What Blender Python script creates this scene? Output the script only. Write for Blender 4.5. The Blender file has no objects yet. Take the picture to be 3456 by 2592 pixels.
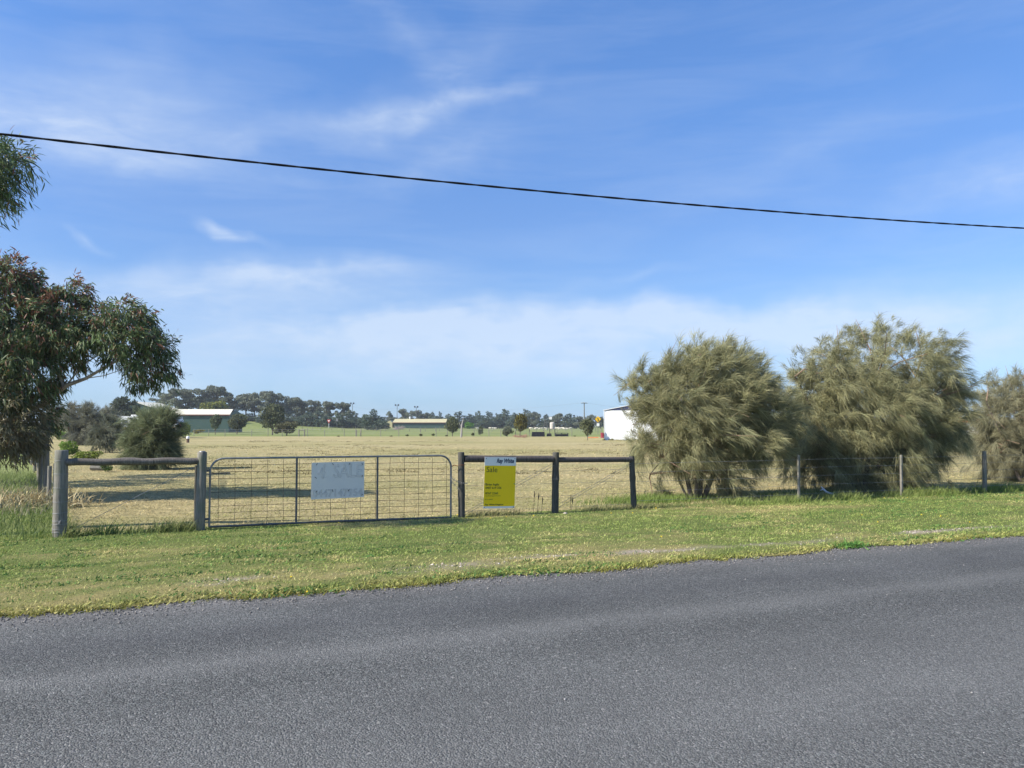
import bpy, math, random
import numpy as np
from mathutils import Vector, Matrix
R = math.radians
random.seed(7); rng = np.random.default_rng(7)
scene = bpy.context.scene
COL = scene.collection

# ------------------------------------------------------------------ camera, sky, sun, exposure
CAM_H = 1.62; F = 2750.0; PITCH = math.atan(139 / F)
cam_d = bpy.data.cameras.new('camera'); cam_d.sensor_width = 36; cam_d.lens = 36 * F / 3456
cam_d.clip_start = 0.05; cam_d.clip_end = 9000
cam = bpy.data.objects.new('camera', cam_d); COL.objects.link(cam)
cam.location = (0, 0, CAM_H); cam.rotation_euler = (math.pi / 2 + PITCH, 0, 0)
scene.camera = cam
SUN_EL = R(39); SUN_D = R(22.4)                    # shadows run along +x turned 22 degrees to +y
S = Vector((-math.cos(SUN_D) * math.cos(SUN_EL), -math.sin(SUN_D) * math.cos(SUN_EL), math.sin(SUN_EL)))
sun_d = bpy.data.lights.new('sun', 'SUN'); sun_d.energy = 5.0; sun_d.angle = R(0.53); sun_d.color = (1.0, 0.95, 0.86)
sun = bpy.data.objects.new('sun', sun_d); COL.objects.link(sun)
sun.rotation_euler = S.to_track_quat('Z', 'Y').to_euler(); sun.location = (0, 0, 60)

world = bpy.data.worlds.new('World'); scene.world = world; world.use_nodes = True
wt = world.node_tree; wt.nodes.clear()
def N(nt, kind, **kw):
    n = nt.nodes.new(kind)
    for k, v in kw.items():
        if k.startswith('i_'):
            key = k[2:]; key = int(key) if key.isdigit() else key.replace('_', ' ')
            n.inputs[key].default_value = v
        else: setattr(n, k, v)
    return n
def MA(nt, op, a, b=None, c=None, clamp=False):
    n = nt.nodes.new('ShaderNodeMath'); n.operation = op; n.use_clamp = clamp
    for i, x in enumerate((a, b, c)):
        if x is None: continue
        if isinstance(x, (int, float)): n.inputs[i].default_value = x
        else: nt.links.new(x, n.inputs[i])
    return n.outputs[0]
def MIX(nt, fac, a, b, blend='MIX'):
    n = nt.nodes.new('ShaderNodeMix'); n.data_type = 'RGBA'; n.blend_type = blend
    for key, x in ((0, fac), (6, a), (7, b)):
        if isinstance(x, (int, float)): n.inputs[key].default_value = x
        elif isinstance(x, tuple): n.inputs[key].default_value = (*x, 1) if len(x) == 3 else x
        else: nt.links.new(x, n.inputs[key])
    return n.outputs[2]
def RAMP(nt, fac, stops):
    n = nt.nodes.new('ShaderNodeValToRGB'); el = n.color_ramp.elements
    while len(el) < len(stops): el.new(0.5)
    for e, (p, c) in zip(el, stops):
        e.position = p; e.color = (*c, 1) if isinstance(c, tuple) else (c, c, c, 1)
    nt.links.new(fac, n.inputs[0]); return n.outputs[0]

sky = N(wt, 'ShaderNodeTexSky', sky_type='NISHITA', sun_disc=False, sun_elevation=SUN_EL,
        sun_rotation=math.atan2(S.x, S.y), altitude=0, air_density=1.0, dust_density=0.6, ozone_density=2.2)
tc = N(wt, 'ShaderNodeTexCoord'); sep = N(wt, 'ShaderNodeSeparateXYZ'); wt.links.new(tc.outputs['Generated'], sep.inputs[0])
az = MA(wt, 'ARCTAN2', sep.outputs[0], sep.outputs[1]); el_ = MA(wt, 'ARCSINE', sep.outputs[2])
comb = N(wt, 'ShaderNodeCombineXYZ'); wt.links.new(az, comb.inputs[0]); wt.links.new(el_, comb.inputs[1])
def pxdir(px, py):
    u = (px - 1728) / F; v = (1296 - py) / F
    d = Vector((u, math.cos(PITCH) - v * math.sin(PITCH), math.sin(PITCH) + v * math.cos(PITCH))).normalized()
    return math.atan2(d.x, d.y), math.asin(d.z)
# fine wispy noise, drawn out along the streaks
def wisp(scale, sx, sy, rot, detail=7, dist=0.6):
    m = N(wt, 'ShaderNodeMapping'); m.inputs['Scale'].default_value = (sx, sy, 1); m.inputs['Rotation'].default_value = (0, 0, rot)
    wt.links.new(comb.outputs[0], m.inputs[0])
    n = N(wt, 'ShaderNodeTexNoise', i_Scale=scale, i_Detail=detail, i_Roughness=0.62, i_Distortion=dist)
    wt.links.new(m.outputs[0], n.inputs['Vector']); return n.outputs[0]
wn1 = wisp(5.0, 1.0, 3.2, R(-12)); wn2 = wisp(14.0, 1.0, 3.5, R(-20), 8, 1.0); wn3 = wisp(3.0, 1.0, 7.0, 0)
wl = RAMP(wt, wn1, [(0.36, 0.0), (0.72, 1.0)]); wf = RAMP(wt, wn2, [(0.25, 0.35), (0.75, 1.0)])
warp = N(wt, 'ShaderNodeTexNoise', i_Scale=7.0, i_Detail=4.0); wt.links.new(comb.outputs[0], warp.inputs['Vector'])
wv = N(wt, 'ShaderNodeVectorMath', operation='MULTIPLY_ADD'); wt.links.new(warp.outputs['Color'], wv.inputs[0])
wv.inputs[1].default_value = (0.16, 0.10, 0); wt.links.new(comb.outputs[0], wv.inputs[2])
total = None
for (px, py, L, T, rot, k) in [(300, 400, 700, 210, 6, .40), (1150, 425, 560, 70, 6, .34), (1480, 350, 480, 75, 16, .46), (1700, 290, 330, 60, 12, .40), (1540, 190, 420, 120, 35, .24), (1350, 60, 420, 100, -35, .26), (1490, 555, 380, 110, 14, .36),
        (520, 520, 700, 95, -6, .42), (780, 815, 95, 42, -14, .75), (860, 838, 130, 26, -2, .55), (330, 770, 130, 24, -20, .34), (900, 955, 900, 95, 1, .48), (1200, 930, 520, 50, 6, .36), (400, 1000, 600, 80, 0, .36),
        (1560, 1090, 1250, 90, 1, .50), (2500, 1100, 1300, 120, 2, .42), (3380, 600, 480, 130, 12, .42), (2700, 520, 700, 120, 8, .16), (60, 440, 500, 120, 10, .30),
        (1500, 1190, 3200, 190, 0, .55), (3200, 1120, 900, 130, 0, .34), (1900, 1000, 320, 36, 10, .26), (2100, 940, 400, 30, 5, .18)]:
    a0, e0 = pxdir(px, py); m = N(wt, 'ShaderNodeMapping', vector_type='TEXTURE')
    m.inputs['Location'].default_value = (a0 + .08, e0 + .05, 0); m.inputs['Rotation'].default_value = (0, 0, R(rot))
    m.inputs['Scale'].default_value = (L / F, T / F, 1); wt.links.new(wv.outputs[0], m.inputs[0])
    g = N(wt, 'ShaderNodeTexGradient', gradient_type='SPHERICAL'); wt.links.new(m.outputs[0], g.inputs[0])
    x = MA(wt, 'MULTIPLY', MA(wt, 'POWER', g.outputs['Fac'], 1.25), k * 1.5)
    total = x if total is None else MA(wt, 'ADD', total, x)
cl = MA(wt, 'MULTIPLY', total, MA(wt, 'MULTIPLY_ADD', wl, 0.50, 0.38)); cl = MA(wt, 'MULTIPLY', cl, wf)
thin = MA(wt, 'MULTIPLY', RAMP(wt, wn3, [(0.42, 0.0), (0.8, 1.0)]), 0.13)
bank = None
for (px, py, L, T, rot, k) in [(1900, 1200, 2800, 210, 0, .28), (1500, 1120, 1500, 85, 2, .26), (2700, 1105, 1300, 90, -2, .24), (700, 970, 900, 70, 1, .30), (450, 330, 560, 190, 8, .26), (1150, 420, 700, 110, 8, .20)]:
    a0, e0 = pxdir(px, py); m = N(wt, 'ShaderNodeMapping', vector_type='TEXTURE')
    m.inputs['Location'].default_value = (a0 + .08, e0 + .05, 0); m.inputs['Rotation'].default_value = (0, 0, R(rot)); m.inputs['Scale'].default_value = (L / F, T / F, 1); wt.links.new(wv.outputs[0], m.inputs[0])
    g = N(wt, 'ShaderNodeTexGradient', gradient_type='SPHERICAL'); wt.links.new(m.outputs[0], g.inputs[0]); x = MA(wt, 'MULTIPLY', g.outputs['Fac'], k); bank = x if bank is None else MA(wt, 'ADD', bank, x)
cl = MA(wt, 'ADD', MA(wt, 'MULTIPLY', cl, .8), MA(wt, 'MULTIPLY', bank, MA(wt, 'MULTIPLY_ADD', wl, .45, .6)))
cl = MA(wt, 'MULTIPLY', MA(wt, 'ADD', cl, thin, clamp=True), MA(wt, 'GREATER_THAN', el_, 0.0)); cl = MA(wt, 'MINIMUM', cl, .60)
SKY_K = 0.096
# the clear part: deep blue overhead paling evenly down to the horizon, the same all the way round
tint = RAMP(wt, MA(wt, 'DIVIDE', el_, 1.5708), [(0.0, (.60, .92, 1.60)), (.017, (.52, .76, 1.26)), (.054, (.58, .73, 1.06)), (.10, (.64, .79, 1.06)), (.16, (.665, .835, 1.13)), (.232, (.69, .94, 1.28)), (.31, (.71, 1.01, 1.39))])
skyc = MIX(wt, 1.0, sky.outputs[0], tint, 'MULTIPLY')
skyc = MIX(wt, cl, skyc, (5.0, 5.6, 6.4))
bg = N(wt, 'ShaderNodeBackground', i_Strength=SKY_K); wt.links.new(skyc, bg.inputs[0])
wo = N(wt, 'ShaderNodeOutputWorld'); wt.links.new(bg.outputs[0], wo.inputs[0])
vs = scene.view_settings; vs.view_transform = 'Standard'; vs.look = 'None'; vs.exposure = 0.74; vs.gamma = 1.0; vs.use_curve_mapping = False
scene.render.engine = 'CYCLES'; scene.cycles.max_bounces = 6; scene.cycles.transparent_max_bounces = 4
scene.cycles.diffuse_bounces = 3; scene.cycles.glossy_bounces = 2; scene.cycles.transmission_bounces = 3

# ------------------------------------------------------------------ placing: pixels of the photograph to points in the place
def W(px, py, Y):
    u = (px - 1728) / F; v = (1296 - py) / F
    d = Vector((u, math.cos(PITCH) - v * math.sin(PITCH), math.sin(PITCH) + v * math.cos(PITCH)))
    return Vector((0, 0, CAM_H)) + d * (Y / d.y)
def G(px, py):
    u = (px - 1728) / F; v = (1296 - py) / F
    d = Vector((u, math.cos(PITCH) - v * math.sin(PITCH), math.sin(PITCH) + v * math.cos(PITCH)))
    return Vector((0, 0, CAM_H)) + d * (CAM_H / -d.z)
FA = R(23.5); A0 = Vector((-4.68, 12.6, 0)); E1 = Vector((math.cos(FA), math.sin(FA), 0)); E2 = Vector((-math.sin(FA), math.cos(FA), 0))
def ST(s, t, z=0): return A0 + E1 * s + E2 * t + Vector((0, 0, z))      # s along the road, t away from it (0 = front fence)
def STn(s, t, z): return np.stack([A0.x + E1.x * s + E2.x * t, A0.y + E1.y * s + E2.y * t, z], 1)
def sm(a, b, x): x = np.clip((x - a) / (b - a), 0, 1); return x * x * (3 - 2 * x)
def gz(x, y):                                                             # the far land: a low rise to the left
    return float(-0.06 + 0.06 * sm(110, 140, y) + 4.5 * math.exp(-((x + 105) / 42) ** 2) * sm(190, 260, y) + 0.2 * sm(200, 400, y))
_tab = rng.random((256, 256))
def vnoise(x, y):
    xi = np.floor(x).astype(int); yi = np.floor(y).astype(int); fx = x - xi; fy = y - yi
    fx = fx * fx * (3 - 2 * fx); fy = fy * fy * (3 - 2 * fy)
    g = lambda i, j: _tab[(xi + i) % 256, (yi + j) % 256]
    return (g(0, 0) * (1 - fx) + g(1, 0) * fx) * (1 - fy) + (g(0, 1) * (1 - fx) + g(1, 1) * fx) * fy
def fbm(x, y, o=4):
    r = 0; a = .5; k = 0
    for i in range(o): r = r + a * vnoise(x * 2 ** i + 17.3 * i, y * 2 ** i + 9.1 * i); k += a; a *= .5
    return r / k

# ------------------------------------------------------------------ materials
def newmat(name, rough=0.8, spec=0.3):
    m = bpy.data.materials.new(name); m.use_nodes = True; nt = m.node_tree
    b = nt.nodes['Principled BSDF']; b.inputs['Roughness'].default_value = rough; b.inputs['Specular IOR Level'].default_value = spec
    return m, nt, b
def plain(name, c, rough=0.7, spec=0.3, var=0.18, scale=6.0, metal=0.0, stretch=(1, 1, 1), bump=0.0):
    m, nt, b = newmat(name, rough, spec); b.inputs['Metallic'].default_value = metal
    t = N(nt, 'ShaderNodeTexCoord'); mp = N(nt, 'ShaderNodeMapping'); mp.inputs['Scale'].default_value = stretch
    nt.links.new(t.outputs['Object'], mp.inputs[0])
    n = N(nt, 'ShaderNodeTexNoise', i_Scale=scale, i_Detail=6.0, i_Roughness=0.65); nt.links.new(mp.outputs[0], n.inputs['Vector'])
    col = RAMP(nt, n.outputs[0], [(0.3, tuple(x * (1 - var) for x in c)), (0.7, tuple(min(1, x * (1 + var)) for x in c))])
    nt.links.new(col, b.inputs['Base Color'])
    if bump:
        bp = N(nt, 'ShaderNodeBump', i_Strength=bump, i_Distance=0.01); nt.links.new(n.outputs[0], bp.inputs['Height']); nt.links.new(bp.outputs[0], b.inputs['Normal'])
    return m
def leafmat(name, rough=0.6, spec=0.3, trans=0.3):
    m, nt, b = newmat(name, rough, spec)
    a = N(nt, 'ShaderNodeAttribute', attribute_name='tint'); nt.links.new(a.outputs['Color'], b.inputs['Base Color'])
    if trans:
        tr = N(nt, 'ShaderNodeBsdfTranslucent'); nt.links.new(a.outputs['Color'], tr.inputs[0])
        mx = N(nt, 'ShaderNodeMixShader', i_0=trans); o = nt.nodes['Material Output']
        nt.links.new(b.outputs[0], mx.inputs[1]); nt.links.new(tr.outputs[0], mx.inputs[2]); nt.links.new(mx.outputs[0], o.inputs[0])
    return m
def woodmat(name, c1, c2, c3):
    m, nt, b = newmat(name, 0.88, 0.15)
    t = N(nt, 'ShaderNodeTexCoord'); mp = N(nt, 'ShaderNodeMapping'); mp.inputs['Scale'].default_value = (14, 14, 1.1); nt.links.new(t.outputs['Object'], mp.inputs[0])
    n = N(nt, 'ShaderNodeTexNoise', i_Scale=4.0, i_Detail=8.0, i_Roughness=0.7, i_Distortion=0.4); nt.links.new(mp.outputs[0], n.inputs['Vector'])
    n2 = N(nt, 'ShaderNodeTexNoise', i_Scale=5.0, i_Detail=4.0); nt.links.new(t.outputs['Object'], n2.inputs['Vector'])
    col = RAMP(nt, n.outputs[0], [(0.30, tuple(x * .35 for x in c1)), (0.42, c1), (0.68, c2)])
    col = MIX(nt, RAMP(nt, n2.outputs[0], [(0.48, 0.0), (0.7, 0.75)]), col, c3); nt.links.new(col, b.inputs['Base Color'])
    bp = N(nt, 'ShaderNodeBump', i_Strength=0.7, i_Distance=0.012); nt.links.new(n.outputs[0], bp.inputs['Height']); nt.links.new(bp.outputs[0], b.inputs['Normal'])
    return m
M = {}
M['post'] = woodmat('weathered_grey_timber', (.17, .155, .13), (.30, .275, .23), (.17, .18, .125))
M['post_dark'] = woodmat('treated_dark_timber', (.065, .062, .052), (.12, .113, .095), (.085, .075, .055))
M['rail_dark'] = woodmat('dark_rail_timber', (.075, .066, .06), (.14, .122, .11), (.095, .075, .065))
M['rail'] = woodmat('rail_timber', (.12, .105, .09), (.22, .195, .165), (.10, .085, .07))
M['galv'] = plain('galvanised_steel', (.23, .225, .22), .5, .5, .3, 9, .5)
M['galv_dull'] = plain('dull_galvanised_steel', (.13, .125, .12), .65, .3, .3, 9, .3)
M['wire'] = plain('rusty_wire', (.11, .085, .05), .7, .3, .4, 14, .2)
M['wire_grey'] = plain('grey_fence_wire', (.24, .24, .24), .6, .4, .2, 10, .3)
M['cable'] = plain('black_cable_sheath', (.012, .012, .013), .8, .15, .2, 20)
M['board'] = plain('white_corflute', (.74, .70, .63), .45, .4, .04, 3)
M['sign_yellow'] = plain('yellow_sign_print', (1.0, .66, .003), .4, .4, .03, 3)
M['sign_white'] = plain('white_sign_print', (.82, .80, .76), .4, .4, .03, 3)
M['navy'] = plain('navy_print', (.01, .035, .09), .5); M['ink'] = plain('dark_grey_print', (.06, .06, .02), .5)
M['faded'] = plain('faded_marker', (.55, .53, .49), .6, .3, .35, 40); M['tie'] = plain('black_cable_tie', (.03, .03, .035), .5)
M['rust'] = plain('rusty_steel', (.20, .075, .03), .85, .2, .4, 20)
M['bark'] = woodmat('rough_bark', (.10, .08, .065), (.20, .165, .135), (.07, .06, .05))
M['twig'] = plain('brown_twig', (.26, .17, .115), .85, .2, .3, 12)
M['bark_pale'] = woodmat('smooth_pale_bark', (.30, .26, .22), (.50, .45, .40), (.20, .15, .12))
M['leaf'] = leafmat('gum_leaf', .5, .28, .25); M['needle'] = leafmat('sheoak_needle', .65, .25, .34)
M['far_leaf'] = leafmat('far_foliage', .75, .2, .32); M['grass'] = leafmat('grass_blade', .7, .25, .30); M['straw'] = leafmat('cut_straw', .85, .15, .15)

# ------------------------------------------------------------------ objects
BASE = {}
def tag(o, label=None, cat=None, group=None, kind=None):
    for k, v in (('label', label), ('category', cat), ('group', group), ('kind', kind)):
        if v: o[k] = v
    return o
def thing(name, label, cat, loc=(0, 0, 0), rotz=0, group=None, local=False):
    o = bpy.data.objects.new(name, None); COL.objects.link(o); o.location = loc; o.rotation_euler = (0, 0, rotz); o.empty_display_size = .2
    BASE[o.name] = Vector((0, 0, 0)) if local else Vector(loc)
    return tag(o, label, cat, group)
def link(name, me, mat, parent):
    if mat is not None: me.materials.append(mat)
    o = bpy.data.objects.new(name, me); COL.objects.link(o)
    if parent: o.parent = parent; BASE[o.name] = BASE[parent.name]
    return o
class MB:
    def __init__(s): s.v = []; s.f = []
    def add(s, vs_, fs): b = len(s.v); s.v += [tuple(v) for v in vs_]; s.f += [tuple(i + b for i in f) for f in fs]; return s
    def box(s, c, d, rot=0, taper=1.0):
        x, y, z = (k / 2 for k in d); ca, sa = math.cos(rot), math.sin(rot); vs_ = []
        for k, (i, j) in [(-1, (-1, -1)), (-1, (1, -1)), (-1, (1, 1)), (-1, (-1, 1)), (1, (-1, -1)), (1, (1, -1)), (1, (1, 1)), (1, (-1, 1))]:
            q = taper if k > 0 else 1; a, b = i * x * q, j * y * q; vs_.append((c[0] + a * ca - b * sa, c[1] + a * sa + b * ca, c[2] + k * z))
        return s.add(vs_, [(3, 2, 1, 0), (4, 5, 6, 7), (0, 1, 5, 4), (1, 2, 6, 5), (2, 3, 7, 6), (3, 0, 4, 7)])
    def tube(s, pts, r, n=6, cap=True):
        pts = [Vector(p) for p in pts]; rs = r if hasattr(r, '__len__') else [r] * len(pts); vs_ = []; up = None
        for i, p in enumerate(pts):
            d = (pts[min(i + 1, len(pts) - 1)] - pts[max(i - 1, 0)]).normalized()
            if up is None: up = Vector((0, 0, 1)) if abs(d.z) < .9 else Vector((1, 0, 0))
            a = d.cross(up).normalized(); b = a.cross(d).normalized(); up = b
            vs_ += [p + (a * math.cos(2 * math.pi * k / n) + b * math.sin(2 * math.pi * k / n)) * rs[i] for k in range(n)]
        fs = [(i * n + k, i * n + (k + 1) % n, (i + 1) * n + (k + 1) % n, (i + 1) * n + k) for i in range(len(pts) - 1) for k in range(n)]
        if cap: fs += [tuple(range(n))[::-1], tuple((len(pts) - 1) * n + k for k in range(n))]
        return s.add(vs_, fs)
    def lathe(s, c, prof, n=12, wob=0.0):
        vs_ = [(c[0] + r * (1 + random.uniform(-wob, wob)) * math.cos(2 * math.pi * k / n), c[1] + r * (1 + random.uniform(-wob, wob)) * math.sin(2 * math.pi * k / n), c[2] + z) for r, z in prof for k in range(n)]
        m = len(prof); fs = [(i * n + k, i * n + (k + 1) % n, (i + 1) * n + (k + 1) % n, (i + 1) * n + k) for i in range(m - 1) for k in range(n)]
        return s.add(vs_, fs + [tuple(range(n))[::-1], tuple((m - 1) * n + k for k in range(n))])
    def prism(s, poly, y0, y1):                                           # an outline in xz pushed along y
        n = len(poly); vs_ = [(x, y0, z) for x, z in poly] + [(x, y1, z) for x, z in poly]
        return s.add(vs_, [tuple(range(n)), tuple(range(2 * n - 1, n - 1, -1))] + [(i, i + n, (i + 1) % n + n, (i + 1) % n) for i in range(n)])
    def build(s, name, mat, parent=None, smooth=True, angle=35):
        off = BASE[parent.name] if parent else Vector((0, 0, 0))
        me = bpy.data.meshes.new(name); me.from_pydata([(x - off.x, y - off.y, z - off.z) for x, y, z in s.v], [], s.f); me.update()
        if smooth:
            me.polygons.foreach_set('use_smooth', [True] * len(me.polygons)); me.set_sharp_from_angle(angle=R(angle))
        return link(name, me, mat, parent)
def copy_tree(o, loc=None, rotz=None, scale=None, label=None, parent=None, group=None):
    c = o.copy(); COL.objects.link(c); c.parent = parent
    if loc is not None: c.location = loc
    if rotz is not None: c.rotation_euler = (0, 0, rotz)
    if scale is not None: c.scale = scale
    if label: c['label'] = label
    if group: c['group'] = group
    for ch in list(o.children): copy_tree(ch, parent=c)
    return c
def unit(a): return a / np.maximum(np.linalg.norm(a, axis=1, keepdims=True), 1e-9)
def rnd(n): return unit(rng.normal(size=(n, 3)))
def fastmesh(name, co, tris, colr, mat, parent=None):
    off = np.array(BASE[parent.name]) if parent else np.zeros(3)
    me = bpy.data.meshes.new(name); nv = len(co); nf = len(tris)
    me.vertices.add(nv); me.vertices.foreach_set('co', (co - off).astype(np.float32).ravel())
    me.loops.add(nf * 3); me.loops.foreach_set('vertex_index', tris.astype(np.int32).ravel())
    me.polygons.add(nf); me.polygons.foreach_set('loop_start', np.arange(0, nf * 3, 3, dtype=np.int32))
    a = me.attributes.new('tint', 'FLOAT_COLOR', 'POINT'); c4 = np.ones((nv, 4), np.float32); c4[:, :3] = np.clip(colr, 0, 1); a.data.foreach_set('color', c4.ravel())
    me.update(calc_edges=True); return link(name, me, mat, parent)
def strands(P, D, B, L, Wd, C0, C1, nseg, leaf=False):
    n = len(P); side = unit(np.cross(D, rnd(n))); L = L[:, None]; vs_ = []; cs = []
    for k in range(nseg + 1):
        t = k / nseg; p = P + D * L * t + B * L * t * t; c = C0 * (1 - t) + C1 * t
        if k == nseg: vs_.append(p[:, None]); cs.append(c[:, None])
        else:
            w = (math.sin(math.pi * min(1, t * .9 + .12)) if leaf else 1 - .55 * t) * Wd[:, None] / 2
            vs_ += [(p - side * w)[:, None], (p + side * w)[:, None]]; cs += [c[:, None], c[:, None]]
    co = np.concatenate(vs_, 1); cc = np.concatenate(cs, 1); m = 2 * nseg + 1; f = []
    for k in range(nseg - 1): f += [(2 * k, 2 * k + 1, 2 * k + 3), (2 * k, 2 * k + 3, 2 * k + 2)]
    f.append((2 * nseg - 2, 2 * nseg - 1, 2 * nseg)); f = np.array(f)
    tri = (np.arange(n)[:, None, None] * m + f[None]).reshape(-1, 3)
    return co.reshape(-1, 3), tri, cc.reshape(-1, 3)
def join(parts):
    co = []; tr = []; cc = []; b = 0
    for c, t, k in parts: co.append(c); tr.append(t + b); cc.append(k); b += len(c)
    return np.concatenate(co), np.concatenate(tr), np.concatenate(cc)

# ------------------------------------------------------------------ the ground
def pasture_mat():
    m, nt, b = newmat('green_pasture', .95, .1); g = N(nt, 'ShaderNodeNewGeometry')
    n1 = N(nt, 'ShaderNodeTexNoise', i_Scale=.035, i_Detail=6.0); n2 = N(nt, 'ShaderNodeTexNoise', i_Scale=1.3, i_Detail=6.0)
    for n in (n1, n2): nt.links.new(g.outputs['Position'], n.inputs['Vector'])
    c = RAMP(nt, n1.outputs[0], [(.35, (.15, .185, .05)), (.52, (.20, .225, .075)), (.68, (.27, .26, .11))])
    c = MIX(nt, .5, c, RAMP(nt, n2.outputs[0], [(.3, (.09, .12, .03)), (.7, (.27, .28, .10))])); nt.links.new(c, b.inputs['Base Color']); return m
def paddock_mat():
    m, nt, b = newmat('mown_dry_paddock', .95, .1); g = N(nt, 'ShaderNodeNewGeometry')
    def nz(scale, st, det=6, rot=0, rough=.6):
        mp = N(nt, 'ShaderNodeMapping'); mp.inputs['Scale'].default_value = st; mp.inputs['Rotation'].default_value = (0, 0, rot); nt.links.new(g.outputs['Position'], mp.inputs[0])
        n = N(nt, 'ShaderNodeTexNoise', i_Scale=scale, i_Detail=det, i_Roughness=rough, i_Distortion=.3); nt.links.new(mp.outputs[0], n.inputs['Vector']); return n.outputs[0]
    big = nz(.11, (.5, 1.0, 1), 5); band = nz(.35, (.10, 1.0, 1), 6, R(-4)); fine = nz(3.0, (.6, 1.4, 1), 8, 0, .75); grit = nz(26.0, (1, 1, 1), 4)
    c = RAMP(nt, big, [(.34, (.335, .295, .12)), (.50, (.46, .37, .18)), (.66, (.53, .42, .23))])
    c = MIX(nt, RAMP(nt, band, [(.42, .0), (.66, .6)]), c, (.30, .29, .125))
    c = MIX(nt, RAMP(nt, fine, [(.38, .75), (.58, .0)]), c, (.20, .18, .08)); c = MIX(nt, .55, c, RAMP(nt, grit, [(.3, (.55, .55, .55)), (.7, (1.3, 1.3, 1.3))]), 'MULTIPLY')
    nt.links.new(c, b.inputs['Base Color'])
    bp = N(nt, 'ShaderNodeBump', i_Strength=.9, i_Distance=.12); nt.links.new(fine, bp.inputs['Height'])
    b2 = N(nt, 'ShaderNodeBump', i_Strength=.6, i_Distance=.03); nt.links.new(grit, b2.inputs['Height']); nt.links.new(bp.outputs[0], b2.inputs['Normal']); nt.links.new(b2.outputs[0], b.inputs['Normal']); return m
def road_mat():
    m, nt, b = newmat('chip_seal', .85, .2); t = N(nt, 'ShaderNodeTexCoord')
    v = N(nt, 'ShaderNodeTexVoronoi', i_Scale=95.0); v2 = N(nt, 'ShaderNodeTexVoronoi', i_Scale=42.0); ng = N(nt, 'ShaderNodeTexNoise', i_Scale=38.0, i_Detail=4.0, i_Roughness=.7); nb = N(nt, 'ShaderNodeTexNoise', i_Scale=.55, i_Detail=7.0, i_Roughness=.6)
    for x in (v, v2, ng, nb): nt.links.new(t.outputs['Object'], x.inputs['Vector'])
    mp = N(nt, 'ShaderNodeMapping'); mp.inputs['Scale'].default_value = (.03, 1.0, 1); nt.links.new(t.outputs['Object'], mp.inputs[0])
    ns = N(nt, 'ShaderNodeTexNoise', i_Scale=1.1, i_Detail=5.0, i_Roughness=.5); nt.links.new(mp.outputs[0], ns.inputs['Vector'])
    sp = N(nt, 'ShaderNodeSeparateXYZ'); nt.links.new(t.outputs['Object'], sp.inputs[0])
    bw = N(nt, 'ShaderNodeSeparateColor'); nt.links.new(v.outputs['Color'], bw.inputs[0]); bw2 = N(nt, 'ShaderNodeSeparateColor'); nt.links.new(v2.outputs['Color'], bw2.inputs[0])
    c = RAMP(nt, bw.outputs[0], [(.0, (.050, .050, .046)), (.5, (.099, .099, .092)), (.97, (.166, .165, .154)), (1.0, (.26, .25, .23))])
    c = MIX(nt, .55, c, RAMP(nt, bw.outputs[2], [(.0, (.92, 1.02, 1.0)), (1.0, (1.08, .99, 1.03))]), 'MULTIPLY')
    c = MIX(nt, 1.0, c, RAMP(nt, ng.outputs[0], [(.3, .62), (.7, 1.32)]), 'MULTIPLY')
    c = MIX(nt, MA(nt, 'MULTIPLY', MA(nt, 'GREATER_THAN', bw2.outputs[0], .996), .5), c, (.30, .285, .26))
    c = MIX(nt, 1.0, c, RAMP(nt, ns.outputs[0], [(.3, .86), (.7, 1.14)]), 'MULTIPLY'); c = MIX(nt, 1.0, c, RAMP(nt, nb.outputs[0], [(.32, .82), (.68, 1.12)]), 'MULTIPLY')
    # worn pale line of the wheel path, paler bitumen this side of it
    wob = MA(nt, 'MULTIPLY_ADD', nb.outputs[0], .6, -.3); y = MA(nt, 'ADD', sp.outputs[1], wob)
    def band(at, half): return MA(nt, 'SUBTRACT', 1.0, MA(nt, 'ABSOLUTE', MA(nt, 'DIVIDE', MA(nt, 'ADD', y, at), half)), clamp=True)
    c = MIX(nt, MA(nt, 'MULTIPLY', band(7.42, .34), .24), c, (.225, .218, .205)); c = MIX(nt, MA(nt, 'MULTIPLY', band(9.6, 1.7), .30), c, (.185, .18, .17))
    c = MIX(nt, MA(nt, 'MULTIPLY', band(6.5, .8), .18), c, (.07, .07, .078))
    edge = MA(nt, 'MULTIPLY', MA(nt, 'ADD', sp.outputs[1], 5.95), 1.9, clamp=True)
    c = MIX(nt, MA(nt, 'MULTIPLY', MA(nt, 'MULTIPLY', edge, bw2.outputs[1]), .6), c, (.26, .24, .225)); nt.links.new(c, b.inputs['Base Color'])
    hgt = MA(nt, 'ADD', MA(nt, 'MULTIPLY', v.outputs['Distance'], -1.0), MA(nt, 'MULTIPLY', bw.outputs[1], .7))
    bp = N(nt, 'ShaderNodeBump', i_Strength=.9, i_Distance=.008); nt.links.new(hgt, bp.inputs['Height']); nt.links.new(bp.outputs[0], b.inputs['Normal']); return m
def verge_mat():
    m, nt, b = newmat('verge_soil_and_turf', .95, .1); a = N(nt, 'ShaderNodeAttribute', attribute_name='tint'); t = N(nt, 'ShaderNodeTexCoord')
    n = N(nt, 'ShaderNodeTexNoise', i_Scale=45.0, i_Detail=5.0, i_Roughness=.7); nt.links.new(t.outputs['Object'], n.inputs['Vector'])
    nt.links.new(MIX(nt, 1.0, a.outputs['Color'], RAMP(nt, n.outputs[0], [(.3, .55), (.7, 1.3)]), 'MULTIPLY'), b.inputs['Base Color'])
    bp = N(nt, 'ShaderNodeBump', i_Strength=.8, i_Distance=.02); nt.links.new(n.outputs[0], bp.inputs['Height']); nt.links.new(bp.outputs[0], b.inputs['Normal']); return m
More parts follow.
